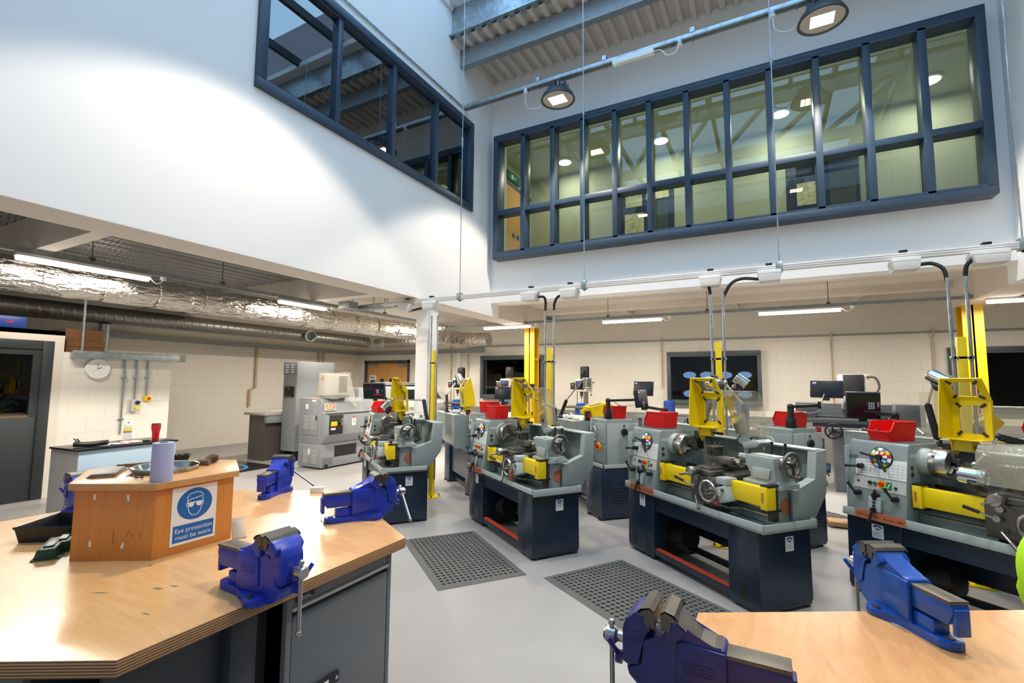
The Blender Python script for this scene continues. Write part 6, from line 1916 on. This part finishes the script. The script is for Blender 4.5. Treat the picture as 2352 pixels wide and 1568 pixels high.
b = MB(); b.tube([(-.42, -.3, .8), (-.42, -.3, .3), (-.36, -.3, .22)], .016, 'steel_dark', 8); b.box(-.44, -.34, -.4, -.28, .28, .42, 'black', .01); b.box(-.43, -.35, -.402, -.4, .33, .4, 'sticker_blue'); b.build('lubricator', t)
t = thing('machine_tool', 'low machine with a clear cover frame behind the right-hand lathe, at the right edge', 'machine', (2.9, 8.4, 0), R(-8))
b = MB(); b.box(-.5, .9, -.3, .3, 0, .9, 'grinder_grey', .01); b.box(-.5, 1.0, -.35, .35, .9, 1.0, 'grinder_light', .006); b.build('base', t)
b = MB(); b.tube([(-.45, -.25, 1.0), (-.4, -.1, 1.38), (.35, -.1, 1.38), (.6, -.25, 1.02)], .014, 'cream_metal', 8); b.box(-.4, .35, -.1, -.095, 1.05, 1.36, 'perspex'); b.build('cover_frame', t)
b = MB(); b.box(.55, 1.05, .4, .412, 1.18, 1.58, 'perspex'); b.box(.76, .84, .412, .45, .9, 1.3, 'lathe_grey'); b.build('clear_screen', back[3])
t = thing('steel_table', 'steel bench with blue vises and clutter along the back wall behind the middle lathes', 'table', (-1.3, 11.0, 0))
b = MB(); b.box(-1.3, 1.3, -.35, .35, .88, .94, 'grinder_grey', .004); b.build('tabletop', t)
for x in (-1.2, 1.2):
    for y in (-.28, .28):
        b = MB(); b.box(x - .03, x + .03, y - .03, y + .03, 0, .88, 'cab_dark'); b.build('leg', t)
for i, x in enumerate((-1.9, -.45)):
    t = thing('bench_drum', ('blue drum on the steel bench, left of the middle far window\'s post', 'blue drum on the steel bench, right of the middle far window\'s post')[i], 'drum', (x, 10.9, .9405))
    b = MB(); b.lathe([(0, 0), (.12, 0), (.12, .3), (.1, .33), (0, .33)], (0, 0, 0), (0, 0, 1), 'plastic_blue', 20); b.ring((0, 0, .1), (0, 0, 1), .12, .006, 'plastic_blue', 20, 6); b.build('drum_body', t)

# ---------------------------------------------------------------- rubber mats with round holes, pallet board
def holed_mat(label, A, B_, D_, nx, ny):
    """A, B_, D_: three corners (origin, along, across)"""
    A, B_, D_ = Vector((*A, 0)), Vector((*B_, 0)), Vector((*D_, 0))
    ux = (B_ - A); L = ux.length; ux.normalize()
    uy = Vector((-ux.y, ux.x, 0)); Wd = (D_ - A).dot(uy)
    t = thing('rubber_mat', label, 'mat', A, math.atan2(ux.y, ux.x))
    e = .05
    b = MB()
    b.add([(0, 0, .002), (L, 0, .002), (L, Wd, .002), (0, Wd, .002), (e, e, .012), (L - e, e, .012), (L - e, Wd - e, .012), (e, Wd - e, .012)], [(0, 1, 5, 4), (1, 2, 6, 5), (2, 3, 7, 6), (3, 0, 4, 7)], 'rubber')
    cx, cy = (L - 2 * e) / nx, (Wd - 2 * e) / ny
    K = 8
    i = b.mi('rubber')
    bm = b.bm
    for p in range(nx):
        for q in range(ny):
            x0, y0 = e + p * cx, e + q * cy
            xc, yc = x0 + cx / 2, y0 + cy / 2
            r = min(cx, cy) * .36
            sq = [(x0 + cx, yc), (x0 + cx, y0 + cy), (xc, y0 + cy), (x0, y0 + cy), (x0, yc), (x0, y0), (xc, y0), (x0 + cx, y0)]
            ov = [bm.verts.new((x, y, .012)) for x, y in sq]
            iv = [bm.verts.new((xc + r * math.cos(2 * PI * k / K), yc + r * math.sin(2 * PI * k / K), .012)) for k in range(K)]
            lv = [bm.verts.new((v.co.x, v.co.y, .001)) for v in iv]
            for k in range(K):
                j = (k + 1) % K
                bm.faces.new((ov[k], ov[j], iv[j], iv[k])).material_index = i
                bm.faces.new((iv[k], iv[j], lv[j], lv[k])).material_index = i
    bmesh.ops.remove_doubles(bm, verts=bm.verts[:], dist=.0005)
    b.build('perforated_sheet', t)
    b = MB(); b.box(.01, L - .01, .01, Wd - .01, .0, .0015, 'edge_grey'); b.build('backing', t)


holed_mat('grey rubber mat with round holes in front of the second lathe', (-2.349, 3.182), (-1.873, 3.81), (-3.33, 4.072), 15, 22)
holed_mat('grey rubber mat with round holes in front of the central lathe, behind the indigo vise', (-.62, 3.12), (-.15, 3.86), (-1.60, 4.02), 16, 24)
holed_mat('grey rubber mat with round holes on the floor between the central and right-hand lathes', (.45, 6.62), (1.0, 7.3), (-.05, 7.1), 12, 10)
t = thing('duckboard', 'narrow worn wooden board with a blue mark lying on the floor beyond the central lathe', 'board', (.78, 6.86, .013), R(5))
b = MB(); b.box(-.2, .3, -.1, .1, 0, .06, 'pallet_wood', .012); b.build('board', t)
b = MB(); b.box(-.06, .0, -.06, -.03, .06, .0605, 'purple'); b.build('blue_mark', t)
t = thing('window_ledge', 'ledge behind the glass of the grey door, carrying the spray bottle', 'shelf', (PX - .25, 2.0, 1.13))
b = MB(); b.box(-.15, .15, -.6, .7, 0, .038, 'handle_wood', .003); b.build('board', t)
for y in (-.5, .6):
    b = MB(); b.box(-.14, -.1, y, y + .04, -1.13, 0, 'cab_dark'); b.build('support', t)
